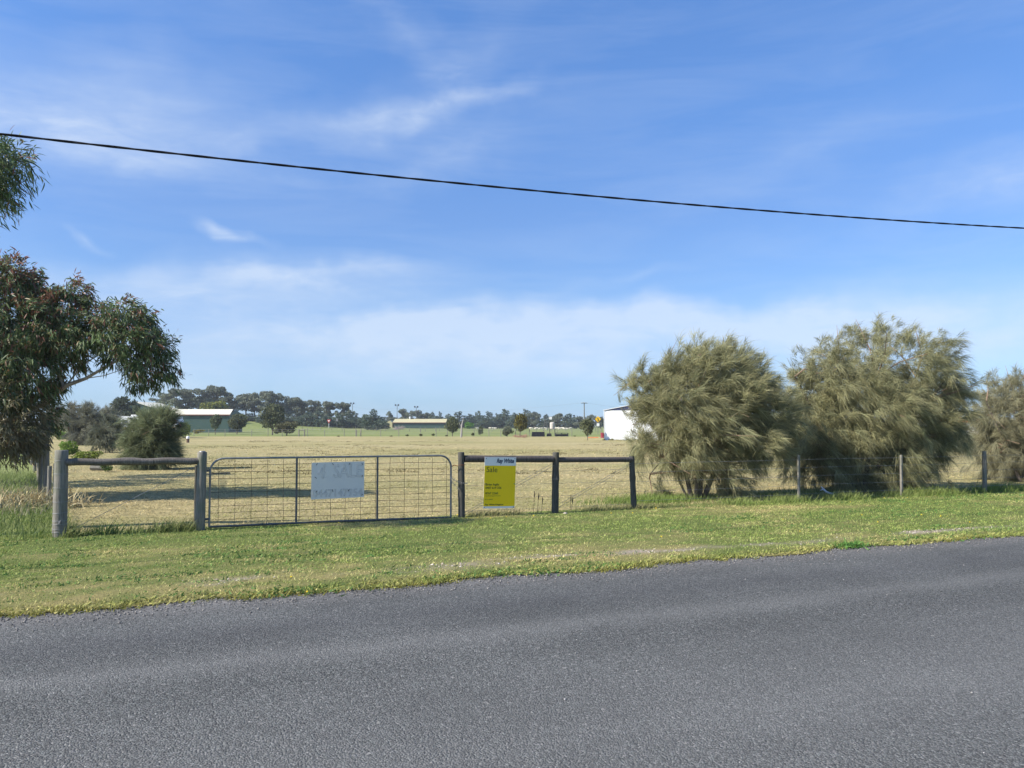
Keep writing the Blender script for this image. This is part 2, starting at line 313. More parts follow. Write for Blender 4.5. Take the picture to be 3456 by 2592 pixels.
M['pasture'] = pasture_mat(); M['paddock'] = paddock_mat(); M['road'] = road_mat(); M['verge'] = verge_mat()

gb = MB(); rad = [0] + [4 * 1.14 ** i for i in range(54)]; ns = 96
gv = [(0, 0, -.06)] + [(r * math.cos(2 * math.pi * k / ns), r * math.sin(2 * math.pi * k / ns), gz(r * math.cos(2 * math.pi * k / ns), r * math.sin(2 * math.pi * k / ns))) for r in rad[1:] for k in range(ns)]
gf = [(0, 1 + k, 1 + (k + 1) % ns) for k in range(ns)] + [(1 + i * ns + k, 1 + (i + 1) * ns + k, 1 + (i + 1) * ns + (k + 1) % ns, 1 + i * ns + (k + 1) % ns) for i in range(len(rad) - 2) for k in range(ns)]
tag(gb.add(gv, gf).build('ground', M['pasture']), kind='structure')
LF0 = Vector((-6.5, 11.8, 0)); LFD = Vector((-.518, .855, 0))            # left boundary fence
def paddock_z(x, y): return .03 * (fbm(x * .35 + 50, y * .6 + 50, 3) - .5) * sm(14, 22, y)
na, nb_ = 150, 150; aa = np.linspace(0, 1, na); bb = np.linspace(0, 1, nb_) ** 2.2
FL = np.array(LF0.xy); FR = np.array(ST(70, .0).xy); BL_ = np.array((LF0 + LFD * 127).xy); BR = np.array((150., 108.))
af = aa ** 1.5
q = ((FL * (1 - af[:, None]) + FR * af[:, None])[:, None] * (1 - bb[None, :, None]) + (BL_ * (1 - aa[:, None]) + BR * aa[:, None])[:, None] * bb[None, :, None]).reshape(-1, 2)
pz = paddock_z(q[:, 0], q[:, 1]); pf = [(i * nb_ + j, (i + 1) * nb_ + j, (i + 1) * nb_ + j + 1, i * nb_ + j + 1) for i in range(na - 1) for j in range(nb_ - 1)]
tag(MB().add([(x, y, z) for (x, y), z in zip(q, pz)], pf).build('paddock', M['paddock']), kind='structure')
rd = MB(); rd.add([(-60, -14.6, 0), (110, -14.6, 0), (110, -4.7, 0), (-60, -4.7, 0)], [(0, 1, 2, 3)])
ro = rd.build('road', M['road'], smooth=False); ro.location = A0 + Vector((0, 0, -.006)); ro.rotation_euler.z = FA; tag(ro, kind='structure')
def edge_t(s): return -5.28 + .40 * (fbm(s * .8 + 3, s * 0 + 5, 4) - .5) + .16 * (fbm(s * 4 + 9, s * 0, 3) - .5) - .10 * np.exp(-((s - .6) / 1.2) ** 2)
def bare(s, t):                                                           # worn gravelly strip just inside the road edge
    c = -4.55 + .35 * (fbm(s * .35 + 31, s * 0 + 2, 2) - .5); k = np.exp(-((t - c) / .20) ** 2)
    return np.clip(k * (fbm(s * .8 + 70, t * 2.6 + 11, 3) - .49) * 4.2 * (1 - .7 * sm(9, 12, s)) * (.25 + 1.5 * fbm(s * 5 + 7, t * 9 + 3, 3)), 0, 1)
def dryness(s, t):
    d = fbm(s * .45 + 12, t * .9 + 40, 3) * .8 + fbm(s * 3.1 + 2, t * 6.0 + 4, 3) * .62 - .33 + .10 * sm(-3.6, -5.2, t)
    return np.clip((d - .28) * 1.9, 0, 1)
ss = np.concatenate([np.linspace(-60, -9, 12)[:-1], np.linspace(-9, 26, 420), np.linspace(26, 110, 16)[1:]]); nt_ = 60
sg = np.repeat(ss, nt_); fr = np.tile(np.linspace(0, 1, nt_), len(ss)); tg = edge_t(sg) * (1 - fr) + .35 * fr
vz = .004 + .02 * sm(0, .06, fr) + .02 * (fbm(sg * 1.5, tg * 1.5, 3) - .5) * sm(0, .1, fr)
ba = bare(sg, tg); dr = dryness(sg, tg)
vc = np.array([.12, .145, .04])[None] * (1 - dr[:, None]) + np.array([.29, .235, .10])[None] * dr[:, None]
vc = vc * (1 - ba[:, None]) + np.array([.30, .25, .185])[None] * ba[:, None]
i_, j_ = np.meshgrid(np.arange(len(ss) - 1), np.arange(nt_ - 1), indexing='ij'); b0 = (i_ * nt_ + j_).ravel()
tri = np.concatenate([np.stack([b0, b0 + nt_, b0 + nt_ + 1], 1), np.stack([b0, b0 + nt_ + 1, b0 + 1], 1)])
tag(fastmesh('road_verge', STn(sg, tg, vz), tri, vc, M['verge']), kind='structure')

# ------------------------------------------------------------------ grass
def mixc(a, b, k): return np.array(a)[None] * (1 - k[:, None]) + np.array(b)[None] * k[:, None]
def blades(P, lmin, lmax, w, C, lean=.5, nseg=1, tipc=None, droop=.2, mat='grass', name='grass', parent=None):
    n = len(P); D = unit(np.stack([rng.normal(0, lean, n) + .06, rng.normal(0, lean, n), np.ones(n)], 1)); L = rng.uniform(lmin, lmax, n)
    B = np.stack([rng.normal(.1, .25, n), rng.normal(0, .2, n), -rng.random(n) * droop * 2], 1)
    return strands(P, D, B, L, rng.uniform(.7, 1.3, n) * w, C * .85, np.clip(C * 1.12 if tipc is None else tipc, 0, 1), nseg)
n = 330000; s = -8 + 27 * rng.random(n); t = -5.5 + 5.8 * rng.random(n)
k = (t > edge_t(s) - .20 * rng.random(n) ** 3) & (rng.random(n) > bare(s, t) * .97) & (rng.random(n) < 1.05 - .4 * sm(8, 20, s)) & (rng.random(n) < .35 + 1.1 * fbm(s * 7, t * 12, 2)); s, t = s[k], t[k]
dr = np.clip(dryness(s, t) + rng.normal(0, .25, len(s)), 0, 1); ed = sm(-4.85, -5.25, t) * (.3 + 1.0 * fbm(s * 2.2 + 8, t * 4, 3)); fine = fbm(s * 9 + 5, t * 16 + 5, 3)
C = mixc((.255, .32, .078), (.60, .50, .22), dr); C = C * (1 - ed[:, None] * .6) + np.array([.27, .26, .055])[None] * ed[:, None] * .6
C *= (.68 + .66 * rng.random(len(s)))[:, None] * (.50 + .95 * fine)[:, None]
g_ = blades(STn(s, t, np.full(len(s), .012)), .02, .055, .016, C, .75)
tag(fastmesh('mown_grass', *g_, M['grass']), 'short mown grass of the roadside verge', 'grass', kind='stuff')
# clumps of broad leaved weeds and clover
out = []
for j in range(520):
    s0 = random.uniform(-7.5, 18); t0 = random.uniform(-5.2, -.1)
    if j < 14: t0 = float(edge_t(np.array([s0]))[0]) + random.uniform(-.08, .1)
    if fbm(np.array([s0 * .5 + 90]), np.array([t0 + 33.]), 2)[0] < .46: continue
    n = random.randint(30, 90); r = random.uniform(.06, .22); s = rng.normal(s0, r * 1.5, n); t = rng.normal(t0, r * .7, n)
    C = mixc((.045, .12, .025), (.13, .24, .06), rng.random(n)) * random.uniform(.8, 1.25); out.append(blades(STn(s, t, np.full(n, .015)), .025, .06, .026, C, 1.0))
# one bigger tuft spilling onto the seal on the right
n = 380; s = rng.normal(7.8, .15, n); t = rng.normal(-5.15, .08, n); C = mixc((.06, .16, .03), (.15, .27, .06), rng.random(n)); out.append(blades(STn(s, t, np.zeros(n)), .04, .12, .02, C, .8, 2))
for s0 in (-2.7, -1.5, .3, 1.9, 4.1, 5.2, 9.6, 11.8):
    n = 350; s = rng.normal(s0, .35, n); t = edge_t(s) + rng.normal(-.03, .06, n); C = mixc((.16, .17, .03), (.30, .26, .06), rng.random(n)); out.append(blades(STn(s, t, np.zeros(n)), .03, .07, .012, C, .8, 1))
tag(fastmesh('clover', *join(out), M['grass']), 'darker clover and broad weeds among the mown grass', 'ground cover', kind='stuff')
# stubble and cut hay lying on the paddock
Ps = []; Cs = []
for (y0, y1, n) in ((12, 20, 150000), (20, 34, 90000), (34, 60, 50000)):
    y = rng.uniform(y0, y1, n); x = rng.uniform(-.66, .68, n) * y; tt = (x - A0.x) * E2.x + (y - A0.y) * E2.y; lf = (x - LF0.x) * .855 + (y - LF0.y) * .518
    k = (tt > .12) & (lf > .1); x, y, tt = x[k], y[k], tt[k]
    g = np.clip((fbm(x * .4 + 7, y * .8 + 3, 4) - .40) * 3.2, 0, 1) * .8 + .35 * np.exp(-((x + 3) / 4) ** 2 - ((y - 15) / 4) ** 2); g = np.clip(g + rng.normal(0, .2, len(x)), 0, 1)
    c = mixc((.62, .485, .26), (.33, .325, .11), g) * (.5 + .8 * rng.random(len(x)))[:, None] * (.45 + 1.1 * fbm(x * 4, y * 7, 3))[:, None]
    Ps.append((np.stack([x, y, paddock_z(x, y) - .004], 1), c, y0 / 12))
out = []
for P, c, f in Ps: out.append(blades(P, .03 * f ** .5, .075 * f ** .5, .011 * f ** .7, c, 1.3, 1, None, .5))
tag(fastmesh('hay_stubble', *join(out), M['straw']), 'pale cut hay and stubble lying over the paddock', 'stubble', kind='stuff')
# small rows of raked hay further out
out = []
for i in range(900):
    y = 27 + 66 * random.random() ** 1.2; x = random.uniform(-.42, .5) * y
    if fbm(np.array([x * .06 + 4]), np.array([y * .12 + 8]), 3)[0] < .47: continue
    n = 34; L = random.uniform(.25, .9); px_ = x + rng.normal(0, L * .5, n); py_ = y + rng.normal(0, .12, n)
    c = mixc((.15, .125, .055), (.33, .28, .14), rng.random(n)); out.append(blades(np.stack([px_, py_, np.full(n, .0)], 1), .05, .15, .03, c * .95, .9, 1, None, .3))
tag(fastmesh('hay_windrow', *join(out), M['straw']), 'little dark rows of raked hay across the paddock', 'hay', kind='stuff')
# tall grass along the front fence
def tall(n, sf, tf, lmin, lmax, cols, dens=None, w=.008):
    s = sf(n); t = tf(n)
    if dens is not None: k = rng.random(n) < dens(s, t); s, t = s[k], t[k]
    C = mixc(cols[0], cols[1], rng.random(len(s))) * (.75 + .5 * rng.random(len(s)))[:, None]
    tip = C * .5 + np.array(cols[2])[None] * .5
    return blades(STn(s, t, np.full(len(s), .005)), lmin, lmax, w, C, .28, 3, tip, .22)
U = lambda a, b: (lambda n: rng.uniform(a, b, n)); NM = lambda m, d: (lambda n: rng.normal(m, d, n))
GC = ((.10, .17, .035), (.22, .26, .07), (.38, .34, .15)); GL = ((.11, .20, .035), (.19, .27, .05), (.30, .32, .10)); GD = ((.06, .13, .03), (.11, .19, .04), (.2, .24, .08))
pt = [tall(2600, U(-1.95, -.15), NM(-.02, .12), .06, .30, GC, lambda s, t: np.clip(2.4 * fbm(s * 2.6, t * 2, 2) - .7, .06, 1), .009),
      tall(700, U(-1.9, -.5), NM(.1, .12), .12, .30, GD, lambda s, t: np.clip(3 * fbm(s * 2.1 + 40, t, 2) - 1.2, 0, 1), .011),
      tall(500, U(-.1, 4.2), NM(.02, .05), .05, .14, GC, lambda s, t: fbm(s * 4, t, 2)),
      tall(4200, U(4.3, 8.2), NM(.05, .11), .04, .19, ((.12, .16, .04), (.30, .29, .10), (.46, .38, .2)), lambda s, t: np.clip(2.6 * fbm(s * 2.2 + 3, t, 2) - .85, .05, 1)),
      tall(1500, U(8.0, 10.2), NM(.1, .2), .03, .12, GC), 
      tall(6500, U(9.9, 16.5), NM(.05, .2), .07, .27, (GL[0], GL[1], (.42, .38, .16)), lambda s, t: np.clip(2.4 * fbm(s * 1.3 + 13, t, 2) - .62, .06, 1), .010),
      tall(9000, U(15.0, 30), NM(.15, .3), .09, .32, GL, lambda s, t: np.clip(2.2 * fbm(s * .9 + 23, t, 2) - .45, .12, 1), .011),
      tall(2600, NM(8.9, .7), NM(1.35, .35), .06, .25, GL), tall(2600, U(10.5, 15.5), NM(1.5, .4), .05, .22, GC)]
tag(fastmesh('fence_line_grass', *join(pt), M['grass']), 'tall unmown grass growing along the front fence line', 'grass', kind='stuff')
# the rough corner left of the boundary fence
n = 36000; x = rng.uniform(-17, -6.3, n); y = rng.uniform(10.5, 27, n); lf = (x - LF0.x) * .855 + (y - LF0.y) * .518; tt = (x - A0.x) * E2.x + (y - A0.y) * E2.y
k = (lf < .25) & (tt > -.25 - .15 * rng.random(n)) & (x / y > -.72); x, y = x[k], y[k]; cn = fbm(x * .8 + 2, y * .8 + 60, 3)
C = mixc(GL[0], GL[1], np.clip(cn * 2 - .5 + rng.normal(0, .2, len(x)), 0, 1)); Tp = C * .5 + np.array([.33, .28, .17])[None] * .5
rough = [blades(np.stack([x, y, np.full(len(x), -.04)], 1), .10, .40, .011, C, .28, 3, Tp, .2)]
n = 2400; x = rng.uniform(-13, -6.6, n); y = rng.uniform(11.5, 19, n); lf = (x - LF0.x) * .855 + (y - LF0.y) * .518; tt = (x - A0.x) * E2.x + (y - A0.y) * E2.y; k = (lf < .1) & (tt > -.1); x, y = x[k], y[k]
C = mixc((.24, .22, .13), (.36, .33, .20), rng.random(len(x))); rough.append(blades(np.stack([x, y, np.full(len(x), .34)], 1), .05, .13, .014, C, .25, 2, C, .15))
tag(fastmesh('rough_grass', *join(rough), M['grass']), 'rank green grass with seed heads left of the boundary fence', 'grass', kind='stuff')
n = 1400; c0 = G(55, 1718); x = rng.normal(c0.x, .42, n); y = rng.normal(c0.y + .3, .35, n); C = mixc((.40, .32, .17), (.62, .52, .30), rng.random(n))
d_ = blades(np.stack([x, y, np.full(n, .02)], 1), .18, .52, .03, C, .45, 3, C * .9, .5)
ob = tag(fastmesh('dry_grass_clump', *d_, M['straw']), 'clump of dead straw coloured grass in the rough left corner', 'dry grass', kind='stuff')
# pale stones on the worn strip and along the edge of the seal
def pebbles(pts, smin, smax):
    n = len(pts); r = rng.uniform(smin, smax, n); o = np.array([(1, 0, 0), (-1, 0, 0), (0, 1, 0), (0, -1, 0), (0, 0, .7), (0, 0, -.5)])
    co = pts[:, None] + o[None] * r[:, None, None] * rng.uniform(.6, 1.4, (n, 6, 1)); f = np.array([(0, 2, 4), (2, 1, 4), (1, 3, 4), (3, 0, 4), (2, 0, 5), (1, 2, 5), (3, 1, 5), (0, 3, 5)])
    return co.reshape(-1, 3), (np.arange(n)[:, None, None] * 6 + f[None]).reshape(-1, 3)
n = 11000; s = rng.uniform(-7, 19, n); t = rng.uniform(-5.1, -3.9, n); k = rng.random(n) < bare(s, t) * .8; p1 = STn(s[k], t[k], np.full(k.sum(), .02))
n = 6500; s = rng.uniform(-7, 19, n); t = edge_t(s) - np.abs(rng.normal(0, .26, n)) + .07; p2 = STn(s, t, np.full(n, .0))
n = 260; s = rng.uniform(-6, 19, n); t = rng.uniform(-13, -5.4, n); p3 = STn(s, t, np.full(n, -.003))
out = []
for p, a, b, c0, c1 in ((p1, .006, .02, (.28, .225, .165), (.58, .51, .44)), (p2, .004, .012, (.10, .095, .09), (.34, .31, .28)), (p3, .003, .009, (.16, .15, .14), (.5, .47, .44))):
    co, tr = pebbles(p, a, b); out.append((co, tr, np.repeat(mixc(c0, c1, rng.random(len(p)) ** 1.6), 6, 0)))
M['stone'] = leafmat('loose_stone', .9, .2, 0)
tag(fastmesh('gravel', *join(out), M['stone']), 'loose pale gravel on the verge and road edge', 'gravel', kind='stuff')

# ------------------------------------------------------------------ front fence, gate and signs
def post_mesh(mb, p, h, r, knots=(), n=16, lean=(0, 0)):
    prof = [(r * 1.04, -.12)] + [(r * (1.03 - .08 * i / 10), h * i / 10) for i in range(10)] + [(r * .95, h - .012), (r * .86, h)]
    k2 = []
    for rr, z in prof:
        for kz, ka in knots: rr *= 1 + ka * math.exp(-((z - kz) / .035) ** 2)
        k2.append((rr, z))
    for kz, ka in knots:
        k2.append((r * (1 + ka), kz))
    k2.sort(key=lambda a: a[1] if a[1] < h else a[1] + (1 - a[0])); b = len(mb.v); mb.lathe(p, k2, n, .03)
    for i in range(b, len(mb.v)):
        x, y, z = mb.v[i]; zz = z - p[2]; mb.v[i] = (x + lean[0] * zz, y + lean[1] * zz, z)
    return mb
def ring(p, r, w=.0022, tilt=0.0):
    return [(p[0] + r * math.cos(a), p[1] + r * math.sin(a), p[2] + tilt * math.cos(a)) for a in np.linspace(0, 2 * math.pi, 17)]
LP = ST(-1.99, 0); GP = ST(-.105, -.02)
tf = thing('timber_fence', 'weathered round rail fence between two thick grey posts left of the gate', 'fence', LP)
p = post_mesh(MB(), LP, 1.26, .093, ((.55, .03),)).build('post', M['post'], tf)
for i, z in enumerate((.09, .13, .25, .36, .52, .72, .92, 1.11, .20)):
    MB().tube(ring((LP.x, LP.y, z), .094 - .006 * z + .004, tilt=random.uniform(-.012, .012)), .0032, 5, False).build('wire_band', M['wire_grey'], p)
tg_ = MB(); tg_.add([(LP.x + .02 + a, LP.y - .099, .20 + b) for a, b in ((0, 0), (.035, .02), (.05, .07), (.015, .05))], [(0, 1, 2, 3)]); tg_.add([(x, y + .003, z) for x, y, z in tg_.v[:4]], [(3, 2, 1, 0)]); tg_.build('metal_tag', M['galv'], p, smooth=False)
p2_ = post_mesh(MB(), GP, 1.21, .073, ((.30, .04),), lean=(.012, 0)).build('post', M['post'], tf)
MB().lathe((GP.x + .016, GP.y, 1.211), [(.050, 0), (.045, .012)], 12).build('post_cap', M['galv'], p2_)
post_mesh(MB(), ST(-.16, .16), 1.0, .03, n=8).build('post', M['post_dark'], tf)
a, b = ST(-1.93, -.03, 1.085), ST(-.15, -.03, 1.075)
MB().tube([a.lerp(b, i / 14) + Vector((0, 0, .006 * math.sin(i * 1.3))) for i in range(15)], [.052 * (1 + .035 * math.sin(i * 2.1)) * (1.12 if i in (6, 7) else 1) for i in range(15)], 14).build('rail', M['rail'], tf)
MB().tube([ST(-.16, .0, 1.0), ST(-1.85, .05, .10)], .0035, 5).build('stay_wire', M['wire_grey'], tf)
MB().tube([ST(-.15, .1, .86), ST(.32, -.01, .88)], .011, 6).build('hinge_bar', M['galv_dull'], tf)

gate = thing('farm_gate', 'galvanised tube farm gate with rusty square wire mesh and rounded corners', 'gate', ST(0, 0), FA, local=True)
GL_, GB, GT = 3.98, .06, 1.105
arc = lambda cx, cz, r, a0, a1: [(cx + r * math.cos(R(a)), 0, cz + r * math.sin(R(a))) for a in np.linspace(a0, a1, 8)]
MB().tube([(0.03, 0, GB)] + arc(.23, GT - .2, .2, 180, 90) + arc(GL_ - .23, GT - .21, .2, 90, 0) + [(GL_ - .03, 0, GB - .03)], .0165, 10).build('frame', M['galv'], gate)
MB().tube([(0.03, .0, GB), (GL_ / 2, 0, GB - .005), (GL_ - .03, 0, GB - .03)], .0175, 8).build('bottom_rail', M['galv_dull'], gate)
for x in (1.336, 2.655): MB().tube([(x, 0, GB), (x, 0, GT - .005)], .0165, 8).build('stay', M['galv_dull'], gate)
for i in range(9):
    z = GB + .105 + i * .1045; x0 = .03 if z < GT - .2 else .05
    MB().tube([(x0 + (GL_ - 2 * x0) * k / 10, .012 + random.uniform(-.004, .004), z + random.uniform(-.005, .005) - .02 * k / 10) for k in range(11)], .0035, 5).build('mesh_wire', M['wire'], gate)
def gate_s(px): r = (px - 1728) / F; return (r * A0.y - A0.x) / (E1.x - r * E1.y)
for px in (742, 798, 853, 907, 961, 1015, 1067, 1120, 1169, 1221, 1271, 1319, 1367, 1415, 1462, 1509):
    x = gate_s(px); zt = GT - .02 - max(0, (.2 - x)) * .5 - max(0, x - (GL_ - .25)) * .3
    MB().tube([(x + random.uniform(-.006, .006), .018, GB + (zt - GB) * k / 5 - .02 * x / 4) for k in range(6)], .0035, 5).build('mesh_wire', M['wire'], gate)
for z in (.18, .92): MB().box((-.02, 0, z), (.10, .03, .035)).build('hinge', M['galv_dull'], gate)
MB().tube([(GL_ - .03, 0, .90), (GL_ + .02, -.03, .93), (GL_ + .08, -.05, .91)], .008, 6).build('latch', M['rust'], gate)

R1, R2, R3 = ST(4.15, 0), ST(5.96, 0), ST(7.64, 0)
rf = thing('timber_fence', 'dark round rail fence with three knotty posts right of the gate', 'fence', R1)
p = post_mesh(MB(), R1, 1.15, .058, ((.42, .12),), lean=(-.01, 0)).build('post', M['post_dark'], rf)
MB().tube(ring((R1.x, R1.y, .93), .064), .004, 5, False).build('wire_band', M['rust'], p)
p = post_mesh(MB(), R2, 1.125, .063, ((.66, .13), (.36, .05)), lean=(.016, 0)).build('post', M['post_dark'], rf)
MB().tube(ring((R2.x + .01, R2.y, .64), .073), .003, 5, False).build('wire_band', M['wire_grey'], p)
p = post_mesh(MB(), R3, 1.03, .055, ((.62, .13),), lean=(-.035, 0)).build('post', M['post_dark'], rf)
a, b = ST(4.2, 0, 1.035), ST(5.92, 0, 1.0)
MB().tube([a.lerp(b, i / 10) for i in range(11)], [.062 * (1 + .02 * math.sin(i * 1.7)) for i in range(11)], 14).build('rail', M['rail_dark'], rf)
a, b = ST(6.02, 0, .985), ST(7.60, 0, .965)
MB().tube([a.lerp(b, i / 10) for i in range(11)], [.050 * (1 + .02 * math.sin(i * 2.3)) for i in range(11)], 14).build('rail', M['rail_dark'], rf)
for a, b in ((ST(5.90, -.04, .93), ST(4.2, .0, .10)), (ST(5.93, -.04, .89), ST(4.22, .03, .06)), (ST(7.56, -.03, .90), ST(6.03, 0, .17)), (ST(7.56, -.03, .86), ST(6.05, .02, .12))):
    MB().tube([a, a.lerp(b, .5) + Vector((0, 0, -.006)), b], .0034, 5).build('stay_wire', M['wire_grey'], rf)
for z in (.78, .56, .33, .12): MB().tube([ST(4.2, .03, z), ST(5.9, .03, z - .005), ST(7.6, .03, z)], .0022, 4).build('line_wire', M['wire_grey'], rf)
# chain from the gate to its catching post
ch = thing('gate_chain', 'short steel chain looped from the gate around the catching post', 'chain', ST(3.95, -.05))
cpts = [ST(3.93, -.03, .72), ST(4.0, -.06, .67), ST(4.08, -.075, .635), ST(4.15, -.075, .615), ST(4.22, -.06, .61), ST(4.25, .0, .615)]
def link_mesh(c, d, rot):
    d = d.normalized(); sd = d.cross(Vector((0, 0, 1))).normalized(); u = sd.cross(d)
    w = sd if rot else u; pts = [c + d * .02 * math.cos(a) + w * .011 * math.sin(a) for a in np.linspace(0, 2 * math.pi, 11)]
    return MB().tube(pts, .0034, 5, False)
def chain(pts, parent):
    i = 0
    for a, b in zip(pts[:-1], pts[1:]):
        m = max(1, round((b - a).length / .032))
        for k in range(m): link_mesh(a.lerp(b, (k + .5) / m), b - a, i % 2).build('chain_link', M['galv'], parent); i += 1
chain(cpts, ch); chain([ST(3.93, -.03, .71), ST(3.97, -.05, .62), ST(4.05, -.06, .55), ST(4.08, -.06, .50)], ch)

def text_mesh(body, size, mat, parent, x, z, y, shear=0, bold=0, name='lettering', align='LEFT', width=None, outline=0, spacing=1.0):
    c = bpy.data.curves.new(name, 'FONT'); c.body = body; c.size = size; c.shear = shear; c.offset = bold; c.align_x = align; c.space_character = spacing
    if outline: c.fill_mode = 'NONE'; c.bevel_depth = outline; c.bevel_resolution = 0; c.resolution_u = 3
    else: c.extrude = .0006; c.resolution_u = 4
    o = bpy.data.objects.new(name, c); COL.objects.link(o); dg = bpy.context.evaluated_depsgraph_get(); dg.update()
    me = bpy.data.meshes.new_from_object(o.evaluated_get(dg)); bpy.data.objects.remove(o); bpy.data.curves.remove(c); me.name = name
    xs = [v.co.x for v in me.vertices]; k = width / (max(xs) - min(xs)) if width else 1
    me.transform(Matrix.Translation((x, y, z)) @ Matrix.Rotation(math.pi / 2, 4, 'X') @ Matrix.Diagonal((k, 1, 1, 1))); me.materials.clear()
    return link(name, me, mat, parent)
# white hand lettered board on the gate
wb = thing('white_sale_board', 'white rectangular board with faded outlined lettering tied to the gate mesh', 'sign', ST(1.561, -.03, 0), FA, local=True)
bw_, bh, bz = .865, .59, .425
MB().prism([(0, bz), (bw_ - .004, bz + .01), (bw_, bz + bh + .008), (.004, bz + bh)], -.006, 0).build('panel', M['board'], wb, smooth=False)
text_mesh('4', .32, M['faded'], wb, .09, bz + .335, -.008, .12, name='lettering', outline=.0022, width=.13); text_mesh('SALE', .31, M['faded'], wb, .35, bz + .345, -.008, outline=.0024, width=.47)
text_mesh('0447147954', .165, M['faded'], wb, .02, bz + .04, -.008, outline=.0022, width=.81)
MB().box((.225, -.0072, bz + .352), (.09, .002, .004)).build('pen_line', M['faded'], wb, smooth=False)
for x, z, a in ((.085, .565, 60), (.345, .560, 130), (.615, .562, 60), (.83, .555, 125), (.07, .348, 140), (.83, .355, 65), (.085, .125, 45), (.345, .13, 115), (.605, .128, 55), (.83, .05, 40)):
    dx, dz = .018 * math.cos(R(a)), .018 * math.sin(R(a)); MB().tube([(x - dx, -.0085, bz + z - dz), (x + dx, -.0085, bz + z + dz)], .0042, 5).build('cable_tie', M['tie'], wb)
# printed yellow sign on the rail
ys = thing('yellow_sale_sign', 'tall yellow printed sale sign with white bands screwed to the right rail', 'sign', ST(4.515, -.068, 0), FA, local=True)
ys.rotation_euler = (R(1.5), R(1.5), FA); sw, sh, sz = .60, .90, .165
MB().box((sw / 2, .002, sz + sh / 2), (sw, .004, sh)).build('panel', M['sign_white'], ys, smooth=False)
MB().box((sw / 2, -.0015, sz + .037 + .3565), (sw - .004, .002, .713)).build('yellow_print', M['sign_yellow'], ys, smooth=False)
text_mesh('Ray White', .105, M['navy'], ys, .225, sz + .800, -.0015, .28, .0035, width=.335)
text_mesh('Sale', .135, M['ink'], ys, .035, sz + .635, -.0035, width=.205)
for body, size, z, w in (('Brian Inglis', .052, .402, .25), ('0407 619 356', .052, .343, .30), ('8767 2260', .052, .247, .24), ('raywhitekingstonse.com', .024, .213, .285), ('RLA 149660', .024, .150, .14), ('Ray White Kingston', .036, .055, .345)):
    text_mesh(body, size, M['ink'], ys, .032, sz + z, -.0035, bold=.0008 if size > .03 else 0, width=w)
for x, z in ((.025, .875), (.575, .875), (.02, .43), (.58, .43), (.02, .018), (.58, .018)):
    b = MB(); b.tube([(x, -.009, sz + z), (x, .0, sz + z)], .009, 8); b.build('screw', M['galv'], ys)

# wire fence running on to the right
wf0 = ST(11.69, 0); wfence = thing('wire_fence', 'plain wire fence with thin grey posts under the sheoak trees', 'fence', wf0)
for s_, h, r, m in ((11.69, .99, .032, 'post'), (14.67, .95, .034, 'post'), (17.4, 1.0, .05, 'post'), (21.5, 1.05, .035, 'post'), (26, 1.05, .035, 'post')):
    post_mesh(MB(), ST(s_, 0), h, r, n=10, lean=(.012, 0)).build('post', M[m], wfence)
for z in (.90, .73, .55, .36, .18):
    pts = [ST(7.66 + (28 - 7.66) * k / 16, -.03 if k else .0, z * (1 if k else .98) - .012 * math.sin(math.pi * ((k % 4) / 4))) for k in range(17)]
    MB().tube(pts, .0026, 4).build('line_wire', M['wire_grey'], wfence)
# left boundary fence running back
lb = thing('boundary_fence', 'grey post and wire fence running back along the left boundary', 'fence', LF0 + LFD * 1.3)
for d, h, r, off in ((1.3, 1.05, .045, .0), (5.0, .85, .04, 0), (6.67, 1.25, .064, 0), (7.2, 1.10, .04, -.1), (13.3, 1.2, .06, 0), (14.2, 1.12, .05, .1), (20, 1.2, .055, 0), (26.6, 1.2, .055, 0), (33, 1.2, .05, 0), (45, 1.2, .05, 0)):
    p = LF0 + LFD * d + Vector((.855, .518, 0)) * off; post_mesh(MB(), (p.x, p.y, -.03), h, r, n=10, lean=(random.uniform(-.02, .02), 0)).build('post', M['post'], lb)
for z in (1.02, .8, .55, .3): MB().tube([LF0 + LFD * (.1 + k * 3.7) + Vector((.05, 0, z - .02 * (k % 2))) for k in range(13)], .0025, 4).build('line_wire', M['wire_grey'], lb)

# overhead service cable, two strands twisted round each other
ca, cb, cc = W(0, 452, 9.0), W(3456, 770, 15.1), None
f = .5; 
for _ in range(30):                                                       # the point of the span seen at mid frame
    q_ = ca.lerp(cb, f); f -= q_.x / (cb.x - ca.x)
zm = W(1728, 636, ca.lerp(cb, f).y).z
ts = np.array([0, f, 1.0]); zq = np.polyfit(ts, [ca.z, zm, cb.z], 2)
cab = thing('overhead_cable', 'black twisted overhead cable sagging across the sky', 'cable', ca)
along = (cb - ca); ln_ = along.length; al = along.normalized(); sd = al.cross(Vector((0, 0, 1))).normalized(); up_ = Vector((0, 0, 1))
for ph in (0, math.pi):
    pts = []; d = -9.0
    while d < ln_ + 12:
        t_ = d / ln_; c = Vector((ca.x + (cb.x - ca.x) * t_, ca.y + (cb.y - ca.y) * t_, float(np.polyval(zq, t_)))); a_ = ph + d * 2 * math.pi / .95
        pts.append(c + (sd * math.cos(a_) + up_ * math.sin(a_)) * .0048); d += .07
    MB().tube(pts, .0112, 8).build('strand', M['cable'], cab)

